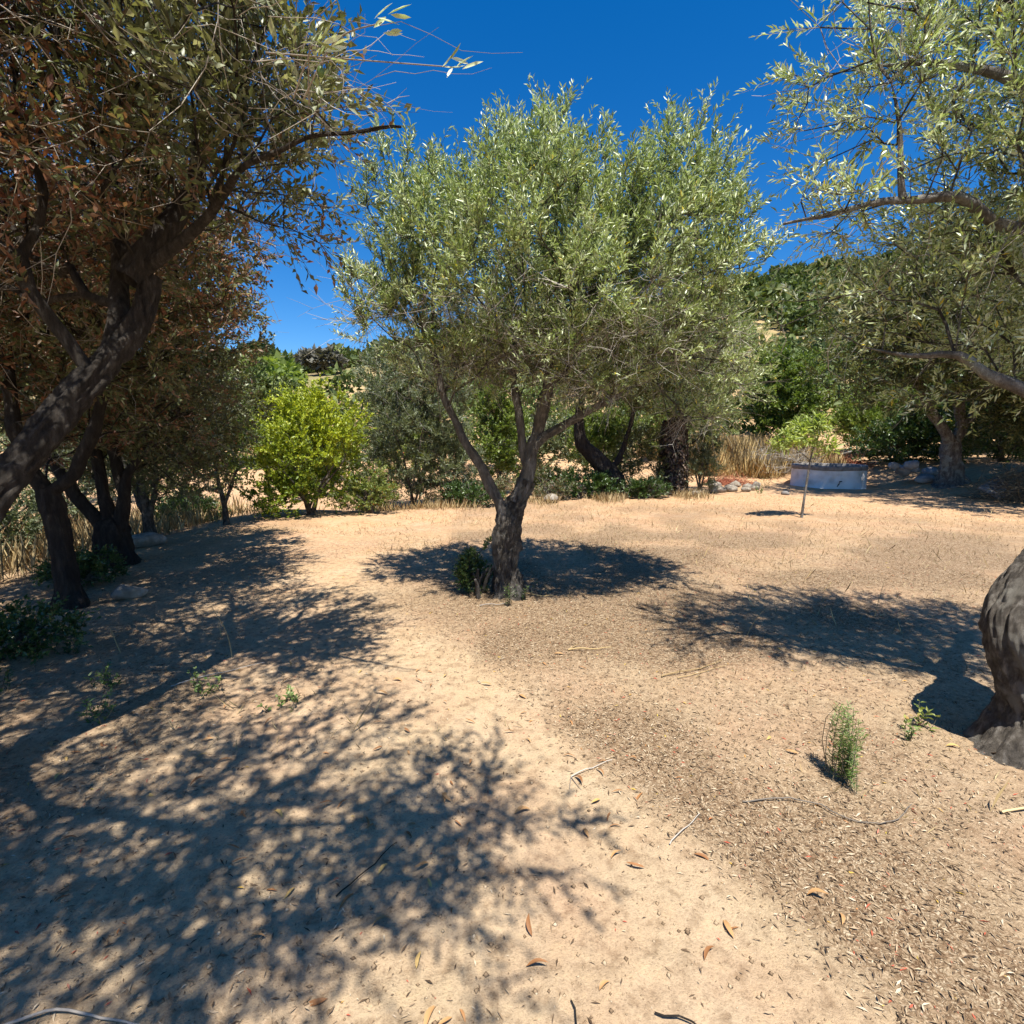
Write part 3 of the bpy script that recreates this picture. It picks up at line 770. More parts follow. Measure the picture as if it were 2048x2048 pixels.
rowC = [
    [(0, 0, 0, .25), (.0, .0, .2, .2), (-.02, 0, .42, .18), (-.05, 0, .55, .13)],
    [(-.1, 0, .45, .08), (-.35, -.05, .85, .07), (-.6, -.05, 1.3, .058), (-.75, 0, 1.9, .055)],
    [(-.02, .02, .48, .08), (-.1, .05, 1.0, .065), (-.15, .06, 1.6, .055), (-.15, .1, 2.3, .05)],
    [(.1, .0, .45, .08), (.16, .02, .95, .066), (.1, .05, 1.5, .055), (.2, .1, 2.1, .05)],
    [(.14, .0, .7, .06), (.3, .0, 1.15, .05), (.5, .05, 1.6, .04)],
]
make_tree("olive_tree", "many stemmed olive tree with squat black stump in the left row", "tree", (-4.95, 6.25), rowC,
          [(.1, .1, 2.9, 1.5, 1.3, 1.35), (.9, .0, 2.1, 1.0, .9, .75), (-.8, .1, 2.3, 1., 1., .9), (1.3, .2, 2.9, .6, .8, .6), (-.3, .7, 1.4, 1.3, .6, .6, .9), (.7, .7, 1.3, .7, .6, .5)], 1150, 37, M['olive_brown'], M['bark_dark'],
          twigs=4, per=12, leaf_L=.068, leaf_W=.026, bare=450, gnarl=.22, sides=20, upw=.2, spread=.95, gap=.7, clump=.6, mottle=lambda P: .45 + .3 * np.sin(P[:, 0] * 2.2) * np.sin(P[:, 2] * 2.5), attr_bias=.08)
rowD = [
    [(0, 0, 0, .10), (-.03, 0, .3, .075), (-.05, 0, .7, .06), (-.1, 0, 1.2, .05), (-.1, 0, 1.7, .035)],
    [(-.03, 0, .35, .05), (-.2, .05, .8, .042), (-.4, .1, 1.3, .03)],
    [(.0, 0, .3, .04), (.12, .0, .8, .035), (.2, .0, 1.3, .028)],
]
make_tree("olive_tree", "slender grey green olive at the far end of the left row", "tree", (-5.7, 7.95), rowD,
          [(.0, .1, 2.0, 1.15, 1.1, 1.0), (.5, -.1, 1.45, .75, .7, .6), (.75, .3, 2.3, .7, .8, .7), (-.8, .2, 2.4, .9, .9, .9), (-.3, .4, .9, .9, .6, .5), (.3, .2, .8, .5, .5, .4)], 700, 41, M['olive_grey'], M['bark'],
          twigs=4, per=14, leaf_L=.068, leaf_W=.018, bare=400, gnarl=.1, sides=12, upw=.2, gap=.7)
# small single-stem tree at the edge of the field
make_tree("small_tree", "small thin trunked tree with dark crown at the edge of the orange field", "tree", (-5.15, 9.1),
          [[(0, 0, 0, .06), (.0, 0, .25, .045), (-.03, 0, .5, .04), (-.08, 0, .8, .03), (-.12, 0, 1.2, .022)],
           [(.0, 0, .35, .03), (.12, 0, .65, .026), (.25, .05, 1.0, .02)], [(.05, 0, .5, .022), (.25, -.05, .85, .018), (.42, -.05, 1.1, .014)]],
          [(.05, 0, 1.55, .6, .6, .7), (-.3, .1, 1.25, .4, .4, .4), (.1, 0, 2.1, .45, .45, .4)], 260, 43, M['pistacia'], M['bark'],
          twigs=4, per=13, leaf_L=.06, leaf_W=.026, gnarl=.08, sides=10, attr_bias=-.22, upw=.3)

# ------------------------------------------------------------------ olive at the right edge
right_limbs = [
    [(0, 0, 0, .24), (.0, 0, .08, .185), (.01, 0, .2, .15), (-.01, 0, .32, .142), (-.05, .01, .5, .155), (-.06, .04, .64, .165), (.05, .09, .82, .16), (.23, .16, .98, .15), (.42, .22, 1.22, .12)],
    [(.40, .2, 1.2, .07), (.34, .28, 1.55, .045), (.13, .38, 1.80, .034), (-.06, .45, 1.92, .027), (-.2, .5, 2.03, .019), (-.38, .6, 2.05, .012), (-.55, .75, 2.12, .004)],
    [(.42, .22, 1.2, .09), (.46, .22, 1.9, .07), (.36, .28, 2.3, .05), (.06, .35, 2.58, .034), (-.3, .4, 2.75, .026), (-.63, .42, 2.80, .019), (-.95, .45, 2.76, .012), (-1.22, .45, 2.69, .005)],
    [(.46, .22, 1.9, .06), (.55, .3, 2.6, .045), (.3, .35, 3.1, .034), (-.05, .4, 3.33, .025), (-.45, .45, 3.42, .016), (-.8, .45, 3.43, .006)],
    [(.48, .15, 1.8, .08), (.9, .3, 2.3, .06), (1.4, .5, 2.8, .04)],
    [(-.63, .42, 2.8, .016), (-.69, .42, 3.05, .012), (-.73, .45, 3.35, .005)],
    [(.2, .36, 1.86, .03), (.14, .36, 2.2, .025), (.1, .4, 2.55, .016)],
]
right_lobes = [
    (.1, .45, 3.15, .85, .8, .7), (-.75, .45, 3.4, .5, .5, .45, 1.2), (-.85, .45, 2.75, .42, .4, .22, .8), (1.1, .4, 2.9, 1.1, 1.0, 1.1),
    (-.15, .6, 2.45, .6, .5, .35), (.3, .5, 3.9, 1.0, .9, .5), (-1.0, .6, 2.35, .35, .35, .22, .8), (.25, .8, 2.0, .5, .5, .3, .7),
]
make_tree("olive_tree", "thick bulging olive trunk at the right edge with silvery branches overhead", "tree", (2.64, 2.42), right_limbs, right_lobes,
          1050, 53, M['olive'], M['bark'], twigs=4, per=17, leaf_L=.050, leaf_W=.0118, bare=900, limb_mat=M['bark_pale'], bare_len=(.15, .5), gnarl=.11, sides=190, fis=.0085,
          upw=.35, outw=.5, spread=.85, gap=.38, gapf=4.2, clump=.4, attr_bias=.12)

# ------------------------------------------------------------------ trees and bushes beyond the clearing
def bush(name, label, base, lobes, n, seed, leaf, stems=5, cat="bush", twigs=4, per=14, L=.06, W=.03, spread_r=.5, h=.8, **kw):
    rng = np.random.default_rng(seed + 500)
    limbs = []
    for k in range(stems):
        a = rng.uniform(0, 6.28); r = rng.uniform(.3, 1) * spread_r; hh = h * rng.uniform(.7, 1.2)
        b = (rng.normal() * .05, rng.normal() * .05) if k else (0, 0)
        limbs.append([(b[0], b[1], 0, .028), (b[0] + r * .35 * math.cos(a), b[1] + r * .35 * math.sin(a), hh * .5, .02),
                      (b[0] + r * math.cos(a), b[1] + r * math.sin(a), hh, .013)])
    kw.setdefault('gnarl', .04); kw.setdefault('sides', 8); kw.setdefault('bark', M['bark'])
    kw.setdefault('limb_name', "stem")
    bark = kw.pop('bark')
    if base[1] > 9: n, L, W = int(n * .66), L * 1.18, W * 1.22
    return make_tree(name, label, cat, base, limbs, lobes, n, seed, leaf, bark, twigs=twigs, per=per, leaf_L=L, leaf_W=W, tip_r=.003, **kw)

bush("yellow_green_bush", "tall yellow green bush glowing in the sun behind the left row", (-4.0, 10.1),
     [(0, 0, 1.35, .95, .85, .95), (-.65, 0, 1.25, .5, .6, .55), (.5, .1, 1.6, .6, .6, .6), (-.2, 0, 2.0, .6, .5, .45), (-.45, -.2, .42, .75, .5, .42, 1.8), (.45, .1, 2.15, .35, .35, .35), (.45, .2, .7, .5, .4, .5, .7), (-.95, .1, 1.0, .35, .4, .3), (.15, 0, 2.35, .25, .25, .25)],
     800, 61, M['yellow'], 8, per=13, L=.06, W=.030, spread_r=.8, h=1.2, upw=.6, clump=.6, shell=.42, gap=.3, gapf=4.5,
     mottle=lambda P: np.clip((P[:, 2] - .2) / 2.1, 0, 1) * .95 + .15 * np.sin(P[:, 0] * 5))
bush("grey_olive_bush", "dense grey green olive bush right of the yellow bush", (-2.35, 12.3),
     [(0, 0, 2.2, 1.35, 1.2, 1.2), (-.5, 0, 3.0, .8, .8, .7), (.6, 0, 2.9, .8, .8, .7), (.9, -.2, 1.2, .8, .7, .75), (-.6, -.3, 1.2, .8, .6, .8), (.4, .2, .6, 1.2, .8, .5)],
     1250, 67, M['olive_grey'], 5, cat="tree", twigs=5, per=13, L=.075, W=.019, spread_r=.9, h=1.8, upw=.55, clump=.4, bare=500, gap=.75)
bush("mastic_bush", "low rounded bush with a few red leaves in front of the grey olive", (-2.85, 10.35),
     [(0, 0, .45, .48, .45, .42), (.1, 0, .8, .25, .25, .25), (-.15, 0, .25, .4, .4, .22)], 170, 71, M['pistacia'], 6, per=12, L=.05, W=.02,
     spread_r=.35, h=.5, upw=.6, twig_len=(.1, .2))
bush("bright_green_tree", "narrow bright green tree seen left of the central trunk", (-.35, 14.2),
     [(0, 0, 1.7, .75, .75, .95), (-.1, 0, 2.6, .7, .7, .6), (.0, 0, .75, .5, .5, .6)], 420, 73, M['green'], 4, cat="tree", per=13, L=.075, W=.04,
     spread_r=.4, h=1.6, upw=.5, clump=.6)
bush("bright_green_bush", "small bright green bush behind the dark leaning trunk", (2.6, 15.8),
     [(0, 0, 1.5, .9, .7, .8), (.5, 0, 1.9, .6, .6, .5)], 300, 79, M['green'], 4, per=12, L=.08, W=.042, spread_r=.5, h=1.2, attr_bias=.1)

# dark leaning trunk and ivy trunk under one crown behind the central tree
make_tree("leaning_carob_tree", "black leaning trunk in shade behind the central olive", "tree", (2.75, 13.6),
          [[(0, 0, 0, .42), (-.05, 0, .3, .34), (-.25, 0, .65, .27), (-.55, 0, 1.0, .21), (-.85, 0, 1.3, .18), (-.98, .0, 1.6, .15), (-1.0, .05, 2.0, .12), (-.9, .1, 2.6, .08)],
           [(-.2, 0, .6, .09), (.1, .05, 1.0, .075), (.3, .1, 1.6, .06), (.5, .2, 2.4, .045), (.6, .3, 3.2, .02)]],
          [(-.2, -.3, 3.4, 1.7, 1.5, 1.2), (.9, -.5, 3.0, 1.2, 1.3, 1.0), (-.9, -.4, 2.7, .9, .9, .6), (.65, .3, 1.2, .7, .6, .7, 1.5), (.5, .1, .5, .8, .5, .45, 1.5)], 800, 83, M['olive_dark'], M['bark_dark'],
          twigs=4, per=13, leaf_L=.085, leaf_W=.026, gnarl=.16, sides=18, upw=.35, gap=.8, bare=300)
r_ivy, g_ivy, B_ivy = make_tree("ivy_clad_tree", "shaggy ivy clad trunk right of the black leaning trunk", "tree", (4.35, 14.0),
          [[(0, 0, 0, .34), (.02, 0, .4, .30), (.05, 0, .9, .30), (.05, 0, 1.4, .27), (.1, 0, 2.0, .2), (.1, 0, 2.8, .12), (.1, 0, 3.4, .06)]],
          [(.3, -.3, 3.7, 1.8, 1.6, 1.2), (1.2, -.3, 2.9, 1.1, 1.1, .9), (-.5, -.6, 2.9, 1.1, 1.1, .8), (.9, -.2, 1.9, .7, .7, .5)], 680, 89, M['olive'], M['bark_dark'],
          twigs=4, per=13, leaf_L=.085, leaf_W=.022, gnarl=.3, sides=18, upw=.3, gap=.8, attr_bias=-.12)
def ivy_skin(root, B, h, r, n, seed, mat, name="ivy"):
    rng = np.random.default_rng(seed)
    z = rng.uniform(0.02, h, n); a = rng.uniform(0, 6.28, n)
    rr = r * (1.02 + .22 * vnoise(a * 2, z * 3, seed) + rng.uniform(0, .12, n)) * (1 - .25 * z / h)
    P = np.stack([rr * np.cos(a) + .04, rr * np.sin(a), z], 1)
    D = np.stack([np.cos(a) * .5, np.sin(a) * .5, -np.ones(n)], 1) + rng.normal(size=(n, 3)) * .4
    Nn = np.stack([np.cos(a), np.sin(a), .3 * np.ones(n)], 1) + rng.normal(size=(n, 3)) * .3
    mb = MB(); leaves(mb, P, D, Nn, rng.uniform(.06, .12, n), rng.uniform(.04, .08, n), rng.uniform(0, 1, n))
    mb.build(name, mat, root)["kind"] = "stuff"
M['deadivy'] = leaf_mat("dead_ivy_leaf", [(0, (.02, .014, .010)), (.4, (.07, .04, .025)), (.75, (.16, .10, .06)), (1, (.05, .07, .025))], trans=.1, rough=.6)
ivy_skin(r_ivy, B_ivy, 2.0, .34, 2600, 5, M['deadivy'])
bush("undergrowth_shrub", "dark low shrub in the shade left of the leaning trunk", (1.75, 12.9),
     [(0, 0, .35, .7, .4, .35), (.5, .1, .3, .4, .35, .3)], 170, 97, M['darkgreen'], 5, per=11, L=.06, W=.03, spread_r=.5, h=.4, twig_len=(.1, .22))
bush("grey_shrub", "soft grey green shrub right of the ivy trunk", (5.2, 14.2),
     [(0, 0, .75, .5, .45, .7), (.15, 0, 1.4, .35, .35, .4)], 230, 101, M['olive_grey'], 5, per=13, L=.07, W=.018, spread_r=.4, h=1., upw=.6)
for k, (x, y, sc, lab) in enumerate([(-1.55, 12.2, .8, "dry thorny scrub left of the central trunk under the grey olive"), (-.5, 12.9, .65, "dry scrub right beside the bright green tree foot"),
                                     (.95, 12.6, .55, "dry weedy scrub between central trunk and dark shrub")]):
    bush("dry_scrub", lab, (x, y), [(0, 0, .3 * sc, .8 * sc, .5 * sc, .35 * sc), (.3, 0, .55 * sc, .5 * sc, .4 * sc, .3 * sc)], 120, 105 + k, M['olive_brown'], 5, per=10, L=.05, W=.018,
         spread_r=.5 * sc, h=.5 * sc, twig_len=(.1, .2), attr_bias=.1, bare=160, bare_len=(.15, .4))

# right: big dark olive over the well
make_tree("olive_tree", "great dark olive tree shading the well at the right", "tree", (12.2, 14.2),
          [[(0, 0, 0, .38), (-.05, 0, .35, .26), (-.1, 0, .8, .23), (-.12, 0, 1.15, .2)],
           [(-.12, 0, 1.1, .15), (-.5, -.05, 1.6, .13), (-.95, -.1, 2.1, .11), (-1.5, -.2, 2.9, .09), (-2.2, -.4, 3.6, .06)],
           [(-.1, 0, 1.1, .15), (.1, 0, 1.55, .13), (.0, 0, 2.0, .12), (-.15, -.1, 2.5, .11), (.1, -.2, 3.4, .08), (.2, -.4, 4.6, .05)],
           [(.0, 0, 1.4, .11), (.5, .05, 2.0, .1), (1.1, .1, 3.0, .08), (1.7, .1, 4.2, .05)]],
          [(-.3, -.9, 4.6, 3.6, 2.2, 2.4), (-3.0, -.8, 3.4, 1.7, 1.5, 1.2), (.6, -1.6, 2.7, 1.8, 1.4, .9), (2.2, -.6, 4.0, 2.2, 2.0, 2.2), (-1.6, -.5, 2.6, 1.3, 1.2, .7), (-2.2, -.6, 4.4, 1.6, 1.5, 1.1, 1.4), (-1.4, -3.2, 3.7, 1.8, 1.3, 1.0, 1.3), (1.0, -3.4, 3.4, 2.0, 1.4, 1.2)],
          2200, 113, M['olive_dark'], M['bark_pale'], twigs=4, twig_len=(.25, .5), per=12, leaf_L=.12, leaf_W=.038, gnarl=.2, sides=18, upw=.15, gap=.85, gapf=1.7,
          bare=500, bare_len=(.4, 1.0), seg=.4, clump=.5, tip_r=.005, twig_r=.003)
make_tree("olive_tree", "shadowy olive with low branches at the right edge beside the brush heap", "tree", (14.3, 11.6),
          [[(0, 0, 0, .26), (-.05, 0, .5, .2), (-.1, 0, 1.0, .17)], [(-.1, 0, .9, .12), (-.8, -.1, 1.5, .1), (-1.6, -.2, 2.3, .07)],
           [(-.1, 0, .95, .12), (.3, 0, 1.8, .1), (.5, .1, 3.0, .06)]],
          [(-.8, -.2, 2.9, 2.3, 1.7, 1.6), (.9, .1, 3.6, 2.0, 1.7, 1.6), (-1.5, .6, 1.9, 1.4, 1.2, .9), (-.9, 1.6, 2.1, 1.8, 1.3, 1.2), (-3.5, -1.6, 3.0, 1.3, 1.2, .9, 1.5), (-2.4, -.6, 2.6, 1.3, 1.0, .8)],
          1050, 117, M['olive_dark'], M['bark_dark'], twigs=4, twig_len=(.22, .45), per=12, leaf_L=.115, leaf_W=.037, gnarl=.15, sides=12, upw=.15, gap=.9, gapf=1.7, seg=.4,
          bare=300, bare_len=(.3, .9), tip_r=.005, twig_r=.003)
bush("tall_green_bush", "tall mid green bush standing behind the dry grass left of the well", (12.0, 22.8),
     [(0, 0, 2.6, 1.7, 1.5, 2.0), (-.9, -.2, 3.3, 1.1, 1.0, 1.0), (.9, 0, 1.4, 1.2, 1., 1.1), (-.8, 0, 1.3, 1.1, 1., 1.1)], 850, 121, M['green'], 5, twigs=4, per=12, L=.12, W=.06,
     spread_r=1.2, h=2.2, twig_len=(.25, .45), attr_bias=-.05, clump=.6, twig_r=.003, seg=.4)
bush("feathery_green_bush", "bright feathery green bush behind the white well", (15.2, 21.2),
     [(0, 0, 1.6, 1.8, 1.3, 1.3), (-1.1, 0, 1.1, .9, .9, .8), (1.0, 0, 1.1, 1.0, .9, .9)], 800, 127, M['green'], 6, twigs=5, per=12, L=.13, W=.035,
     spread_r=1.3, h=1.5, twig_len=(.25, .5), upw=.9, clump=.6, attr_bias=.12, twig_r=.003, seg=.4)
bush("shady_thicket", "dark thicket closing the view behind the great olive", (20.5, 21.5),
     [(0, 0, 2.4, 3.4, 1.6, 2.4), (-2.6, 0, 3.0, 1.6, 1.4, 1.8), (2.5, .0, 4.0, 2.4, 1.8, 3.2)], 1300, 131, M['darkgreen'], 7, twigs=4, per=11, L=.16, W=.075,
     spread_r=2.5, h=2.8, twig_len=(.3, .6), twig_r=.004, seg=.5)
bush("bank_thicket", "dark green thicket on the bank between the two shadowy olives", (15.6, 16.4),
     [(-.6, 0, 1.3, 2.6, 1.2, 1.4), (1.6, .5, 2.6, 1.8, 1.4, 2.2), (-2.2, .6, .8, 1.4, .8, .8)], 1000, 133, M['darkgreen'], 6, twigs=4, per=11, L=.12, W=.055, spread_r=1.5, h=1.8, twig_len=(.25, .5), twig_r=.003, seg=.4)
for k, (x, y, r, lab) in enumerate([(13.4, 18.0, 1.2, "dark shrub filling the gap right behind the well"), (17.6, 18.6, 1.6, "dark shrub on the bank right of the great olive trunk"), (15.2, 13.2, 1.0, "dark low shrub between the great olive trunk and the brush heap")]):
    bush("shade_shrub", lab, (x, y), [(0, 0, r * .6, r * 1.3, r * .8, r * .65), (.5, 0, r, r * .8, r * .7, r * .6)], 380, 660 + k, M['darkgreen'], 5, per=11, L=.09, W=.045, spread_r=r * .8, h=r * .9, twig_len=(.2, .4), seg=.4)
# behind the left row: sunlit scrub
for k, (x, y, lob, mat, lab) in enumerate([
    (-7.3, 5.6, [(0, 0, .8, 1.0, .9, .8)], 'pistacia', "sunlit scrub seen low between the first two trunks of the left row"),
    (-8.2, 7.6, [(0, 0, .9, 1.2, .9, .9)], 'olive_grey', "grey scrub seen behind the squat black stump"),
    (-6.9, 3.6, [(0, 0, .9, 1.1, .9, .9)], 'pistacia', "pale sunlit scrub at the left edge under the leaning trunk"),
    (-9.5, 11.0, [(0, 0, 1.5, 1.5, 1.2, 1.4)], 'olive_grey', "grey olive bush behind the far end of the left row"),
    (-8.6, 13.5, [(0, 0, 1.3, 1.3, 1.1, 1.2), (.8, 0, 1.9, .9, .8, .8)], 'pistacia', "mid green bush behind the small thin trunked tree"),
    (-10.2, 4.2, [(0, 0, 1.7, 1.6, 1.6, 1.6)], 'olive_grey', "tall grey bush far left behind the pale scrub"),
]):
    bush("scrub_bush", lab, (x, y), lob, 330, 140 + k, M[mat], 5, per=12, L=.07, W=.028, spread_r=.8, h=lob[0][2], twig_r=.0025, bare=120)
make_tree("background_tree", "dark round tree rising behind the yellow green bush", "tree", (-11.8, 24.5),
          [[(0, 0, 0, .2), (0, 0, 1.2, .15), (0, 0, 2.2, .08)]], [(0, 0, 2.8, 2.0, 1.7, 1.7), (-1.6, 0, 2.4, 1.3, 1.2, 1.2), (1.6, .2, 2.2, 1.4, 1.2, 1.2)], 420, 151, M['scrub'], M['bark'],
          twigs=4, per=12, leaf_L=.18, leaf_W=.09, twig_len=(.25, .5), gnarl=.05, sides=8, seg=.4, attr_bias=.1, twig_r=.003)

rng = np.random.default_rng(64)
SLOPE_LABELS = ["fresh green bush on low ground right behind the small thin trunked tree", "mixed green bush behind the gap between yellow bush and grey olive",
    "grey bush behind the central trunk beyond the bright green tree", "grey bush behind the black leaning trunk", "mixed green bush behind the soft grey shrub and dry grass",
    "green bush behind the narrow bright green tree", "mixed green bush beyond the orange field left of the yellow bush", "green bush on the slope above the ivy clad trunk",
    "grey bush on the slope above the dry grass", "grey bush on the slope above the yellow bush", "green bush highest on the slope behind the central crown", "grey bush far left beyond the end of the row"]
for k, (x, y, r, m) in enumerate([(-6.2, 16.5, 1.3, 'green'), (-3.4, 18.5, 1.5, 'pistacia'), (.6, 18.5, 1.4, 'olive_grey'), (3.2, 19.5, 1.5, 'olive_grey'), (6.2, 20.8, 1.3, 'pistacia'), (-1.2, 22.5, 1.8, 'green'),
                                  (-8.8, 21.0, 1.7, 'pistacia'), (4.6, 25.0, 2.0, 'green'), (9.0, 26.5, 2.2, 'olive_grey'), (-5.5, 26.0, 2.0, 'olive_grey'), (1.8, 28.0, 2.2, 'green'), (-14.5, 17.0, 1.8, 'olive_grey')]):
    bush("slope_bush", SLOPE_LABELS[k], (x, y), [(0, 0, r * .75, r, r * .9, r * .75), (r * .5, 0, r * 1.1, r * .6, r * .6, r * .5)], 330, 600 + k, M[m], 4,
         per=12, L=.10, W=.045, spread_r=r * .6, h=r * .8, twig_len=(.2, .4), twig_r=0, group="bushes at the foot of the slope", seg=.4)
for k, (x, y, rx, h, lab) in enumerate([(-.95, 11.6, .7, .5, "low dark shrub against the left limb of the central olive"), (1.0, 13.6, .8, .7, "shaded shrub filling the gap behind the central trunk"), (3.4, 13.0, .6, .45, "low shoots at the foot of the black leaning trunk"),
                                        (-3.3, 11.6, .7, .7, "tangled low shrub between yellow bush and grey olive"), (-6.5, 10.2, .6, .5, "low green growth left of the small thin trunked tree")]):
    bush("low_shrub", lab, (x, y), [(0, 0, h * .5, rx, rx * .6, h * .5)], 190, 640 + k, M['olive_dark'] if k % 2 else M['darkgreen'], 5, per=11, L=.055, W=.024, spread_r=rx * .6, h=h * .7, twig_len=(.1, .22), bare=120, bare_len=(.2, .5))

# ------------------------------------------------------------------ hillside
def hill_clumps(name, specs, mat, seed, kind=None, label=None, cat=None):
    rng = np.random.default_rng(seed)
    mb = MB()
    for (x, y, r, h, dens, bias) in specs:
        z = float(terrain(np.array([x]), np.array([y]))[0])
        n = int(dens * r * (r + h) * 2.2)
        nl = max(3, int(2 + r * 1.3))
        c = np.stack([rng.normal(0, r * .42, nl), rng.normal(0, r * .42, nl), rng.uniform(.35, .75, nl) * h], 1)
        k = rng.integers(0, nl, n)
        u = unit(rng.normal(size=(n, 3))); u[:, 2] = np.abs(u[:, 2]) * .9 + .1 * u[:, 2]
        rr = rng.uniform(.55, 1.05, n)[:, None]
        P = c[k] + u * rr * np.array([r * .55, r * .55, h * .42])
        P[:, 2] = np.maximum(P[:, 2], .05)
        P += np.array([x, y, z])
        D = unit(u + rng.normal(size=(n, 3)) * .7)
        Nn = unit(u + rng.normal(size=(n, 3)) * .6 + np.array([0, 0, .4]))
        s = np.hypot(x, y) * .0088 + .10
        a = np.clip(rng.uniform(0, 1, nl)[k] * .4 + rng.uniform(0, 1, n) * .45 + bias, 0, 1)
        leaves(mb, P, D, Nn, s * rng.uniform(.8, 1.6, n), s * rng.uniform(.6, 1.0, n), a)
    return mb

rng = np.random.default_rng(77)
specs = []
for _ in range(1500):
    y = rng.uniform(25, 132) if rng.uniform() < .75 else rng.uniform(100, 135)
    u = rng.uniform(-.95, 1.15); x = u * y
    if y < 62 and -.48 < u < -.25 and y > 46: continue
    if vnoise(x * .06, y * .06, 21) < .3: continue
    r = rng.uniform(1.0, 2.6); h = rng.uniform(1.2, 3.0) * (1.2 if u > .3 else 1)
    specs.append((x, y, r, h, 5.2, rng.uniform(-.12, .22)))
mb = hill_clumps("hillside_scrub", specs, M['scrub'], 5)
tag(mb.build("hillside_scrub", M['scrub']), "green scrub and low trees covering the hillside behind the clearing", "scrub", kind="stuff")
for nm, lab, sp, mat in [
    ("grey_shrub", "round grey shrub on the hillside above the yellow bush", [(-20.5, 58, 2.3, 2.6, 60, .25)], 'greyscrub'),
    ("ridge_tree", "dark domed tree on the skyline of the left hill", [(-51, 104, 5.0, 6.5, 40, -.25), (-47.5, 104, 3.5, 5.0, 40, -.25)], 'scrub'),
    ("bare_ridge_tree", "thin pale tree standing alone on the left skyline", [(-36.5, 108, 1.1, 5.0, 22, .4)], 'greyscrub'),
    ("slope_bush", "green bush at the foot of the hillside left of the yellow bush", [(-17.5, 38, 3.2, 3.0, 70, .12)], 'green'),
]:
    x, y = sp[0][:2]
    root = thing(nm, lab, "tree" if 'tree' in nm else "bush", (x, y, H(x, y)))
    hill_clumps(nm, sp, M[mat], 9).build("foliage", M[mat], root, (x, y, H(x, y)))["kind"] = "stuff"
    mbt = MB()
    for s in (-.3, .25):
        tube(mbt, np.array([[s * .3, 0, -.2], [s, .1, sp[0][3] * .35], [s * 1.6, 0, sp[0][3] * .7]]), np.array([.16, .11, .05]), 7)
    mbt.build("trunk", M['bark'], root)

# ------------------------------------------------------------------ the white well
def lathe(mb, prof, sides=48, wob=0., seed=0):
    th = np.arange(sides) / sides * 2 * math.pi
    prof = np.array(prof, float); K = len(prof)
    w = 1 + wob * (vnoise(np.cos(th) * 2 + 4, np.sin(th) * 2 + 4, seed) - .5)
    zw = wob * .6 * (vnoise(np.cos(th) * 3 + 7, np.sin(th) * 3 + 7, seed + 1) - .5)
    V = np.stack([prof[:, 0][:, None] * w * np.cos(th), prof[:, 0][:, None] * w * np.sin(th), prof[:, 1][:, None] + zw * (prof[:, 1][:, None] > .3)], -1)
    i = np.arange(K - 1)[:, None] * sides; j = np.arange(sides)[None]; j2 = (j + 1) % sides
    mb.add(V.reshape(-1, 3), np.stack([i + j, i + j2, i + sides + j2, i + sides + j], -1).reshape(-1, 4))
wx, wy = 10.05, 16.3
well = thing("water_well", "round whitewashed water well with grey rim behind the young sapling", "well", (wx, wy, H(wx, wy)))
mb = MB(); lathe(mb, [(1.16, -.1), (1.15, .0), (1.13, .02), (1.12, .58)], 64, .05, 3); mb.build("wall", M['whitewash'], well)
mb = MB(); lathe(mb, [(1.125, .58), (1.135, .585), (1.135, .70), (1.12, .72), (.92, .72), (.90, .70), (.90, -.1)], 64, .05, 3); mb.build("rim", M['cement'], well)
mb = MB(); lathe(mb, [(.91, .30), (.45, .31), (.001, .31)], 40, .02, 3); mb.build("well_disc", M['dark'], well)  # plain dark disc closing the inside of the well
mb = MB(); lathe(mb, [(1.5, -.03), (1.3, .004), (1.14, .012)], 64, .25, 8); mb.build("paint_splash", M['whitewash'], well)
mb = MB()
well.scale = (.92, .92, .95)
for (a, z, r) in [(-1.83, .16, .022), (-1.815, .2, .016), (-1.80, .24, .022), (-1.765, .25, .018), (-1.845, .12, .018), (-1.86, .09, .014)]:
    rr = 1.135; P = np.array([rr * math.cos(a), rr * math.sin(a), z]); n_ = np.array([math.cos(a), math.sin(a), 0]); t_ = np.array([-math.sin(a), math.cos(a), 0])
    th = np.arange(9) / 9 * 6.283
    V = P + n_ * .012 + r * (np.cos(th)[:, None] * t_ * 1.3 + np.sin(th)[:, None] * np.array([0, 0, 1.]))
    mb.add(np.concatenate([V, [P + n_ * .018]]), np.stack([np.arange(9), (np.arange(9) + 1) % 9, np.full(9, 9)], 1))
mb.build("black_marks", M['black'], well)

# ------------------------------------------------------------------ sapling
make_tree("young_sapling", "young staked sapling with pale leaves in front of the well", "sapling", (5.7, 9.95),
          [[(0, 0, 0, .028), (.02, 0, .4, .022), (.05, 0, .8, .02), (.08, 0, 1.15, .018), (.12, 0, 1.4, .012)],
           [(.08, 0, 1.15, .008), (.3, .05, 1.2, .007), (.55, .05, 1.35, .005)], [(.07, 0, 1.12, .009), (-.1, .05, 1.3, .008), (-.3, .05, 1.45, .006)]],
          [(-.05, 0, 1.6, .22, .2, .14), (.14, 0, 1.80, .2, .18, .12), (-.42, 0, 1.52, .16, .16, .12), (.36, 0, 1.42, .18, .16, .08), (-.15, .1, 1.75, .12, .12, .1)], 70, 161, M['sapling'], M['bark_pale'],
          twigs=3, per=7, leaf_L=.13, leaf_W=.034, gnarl=.05, sides=10, upw=.2, droop_tw=.4, twig_len=(.1, .22), hexa=True, bare=50, bare_len=(.1, .3), gap=.9)

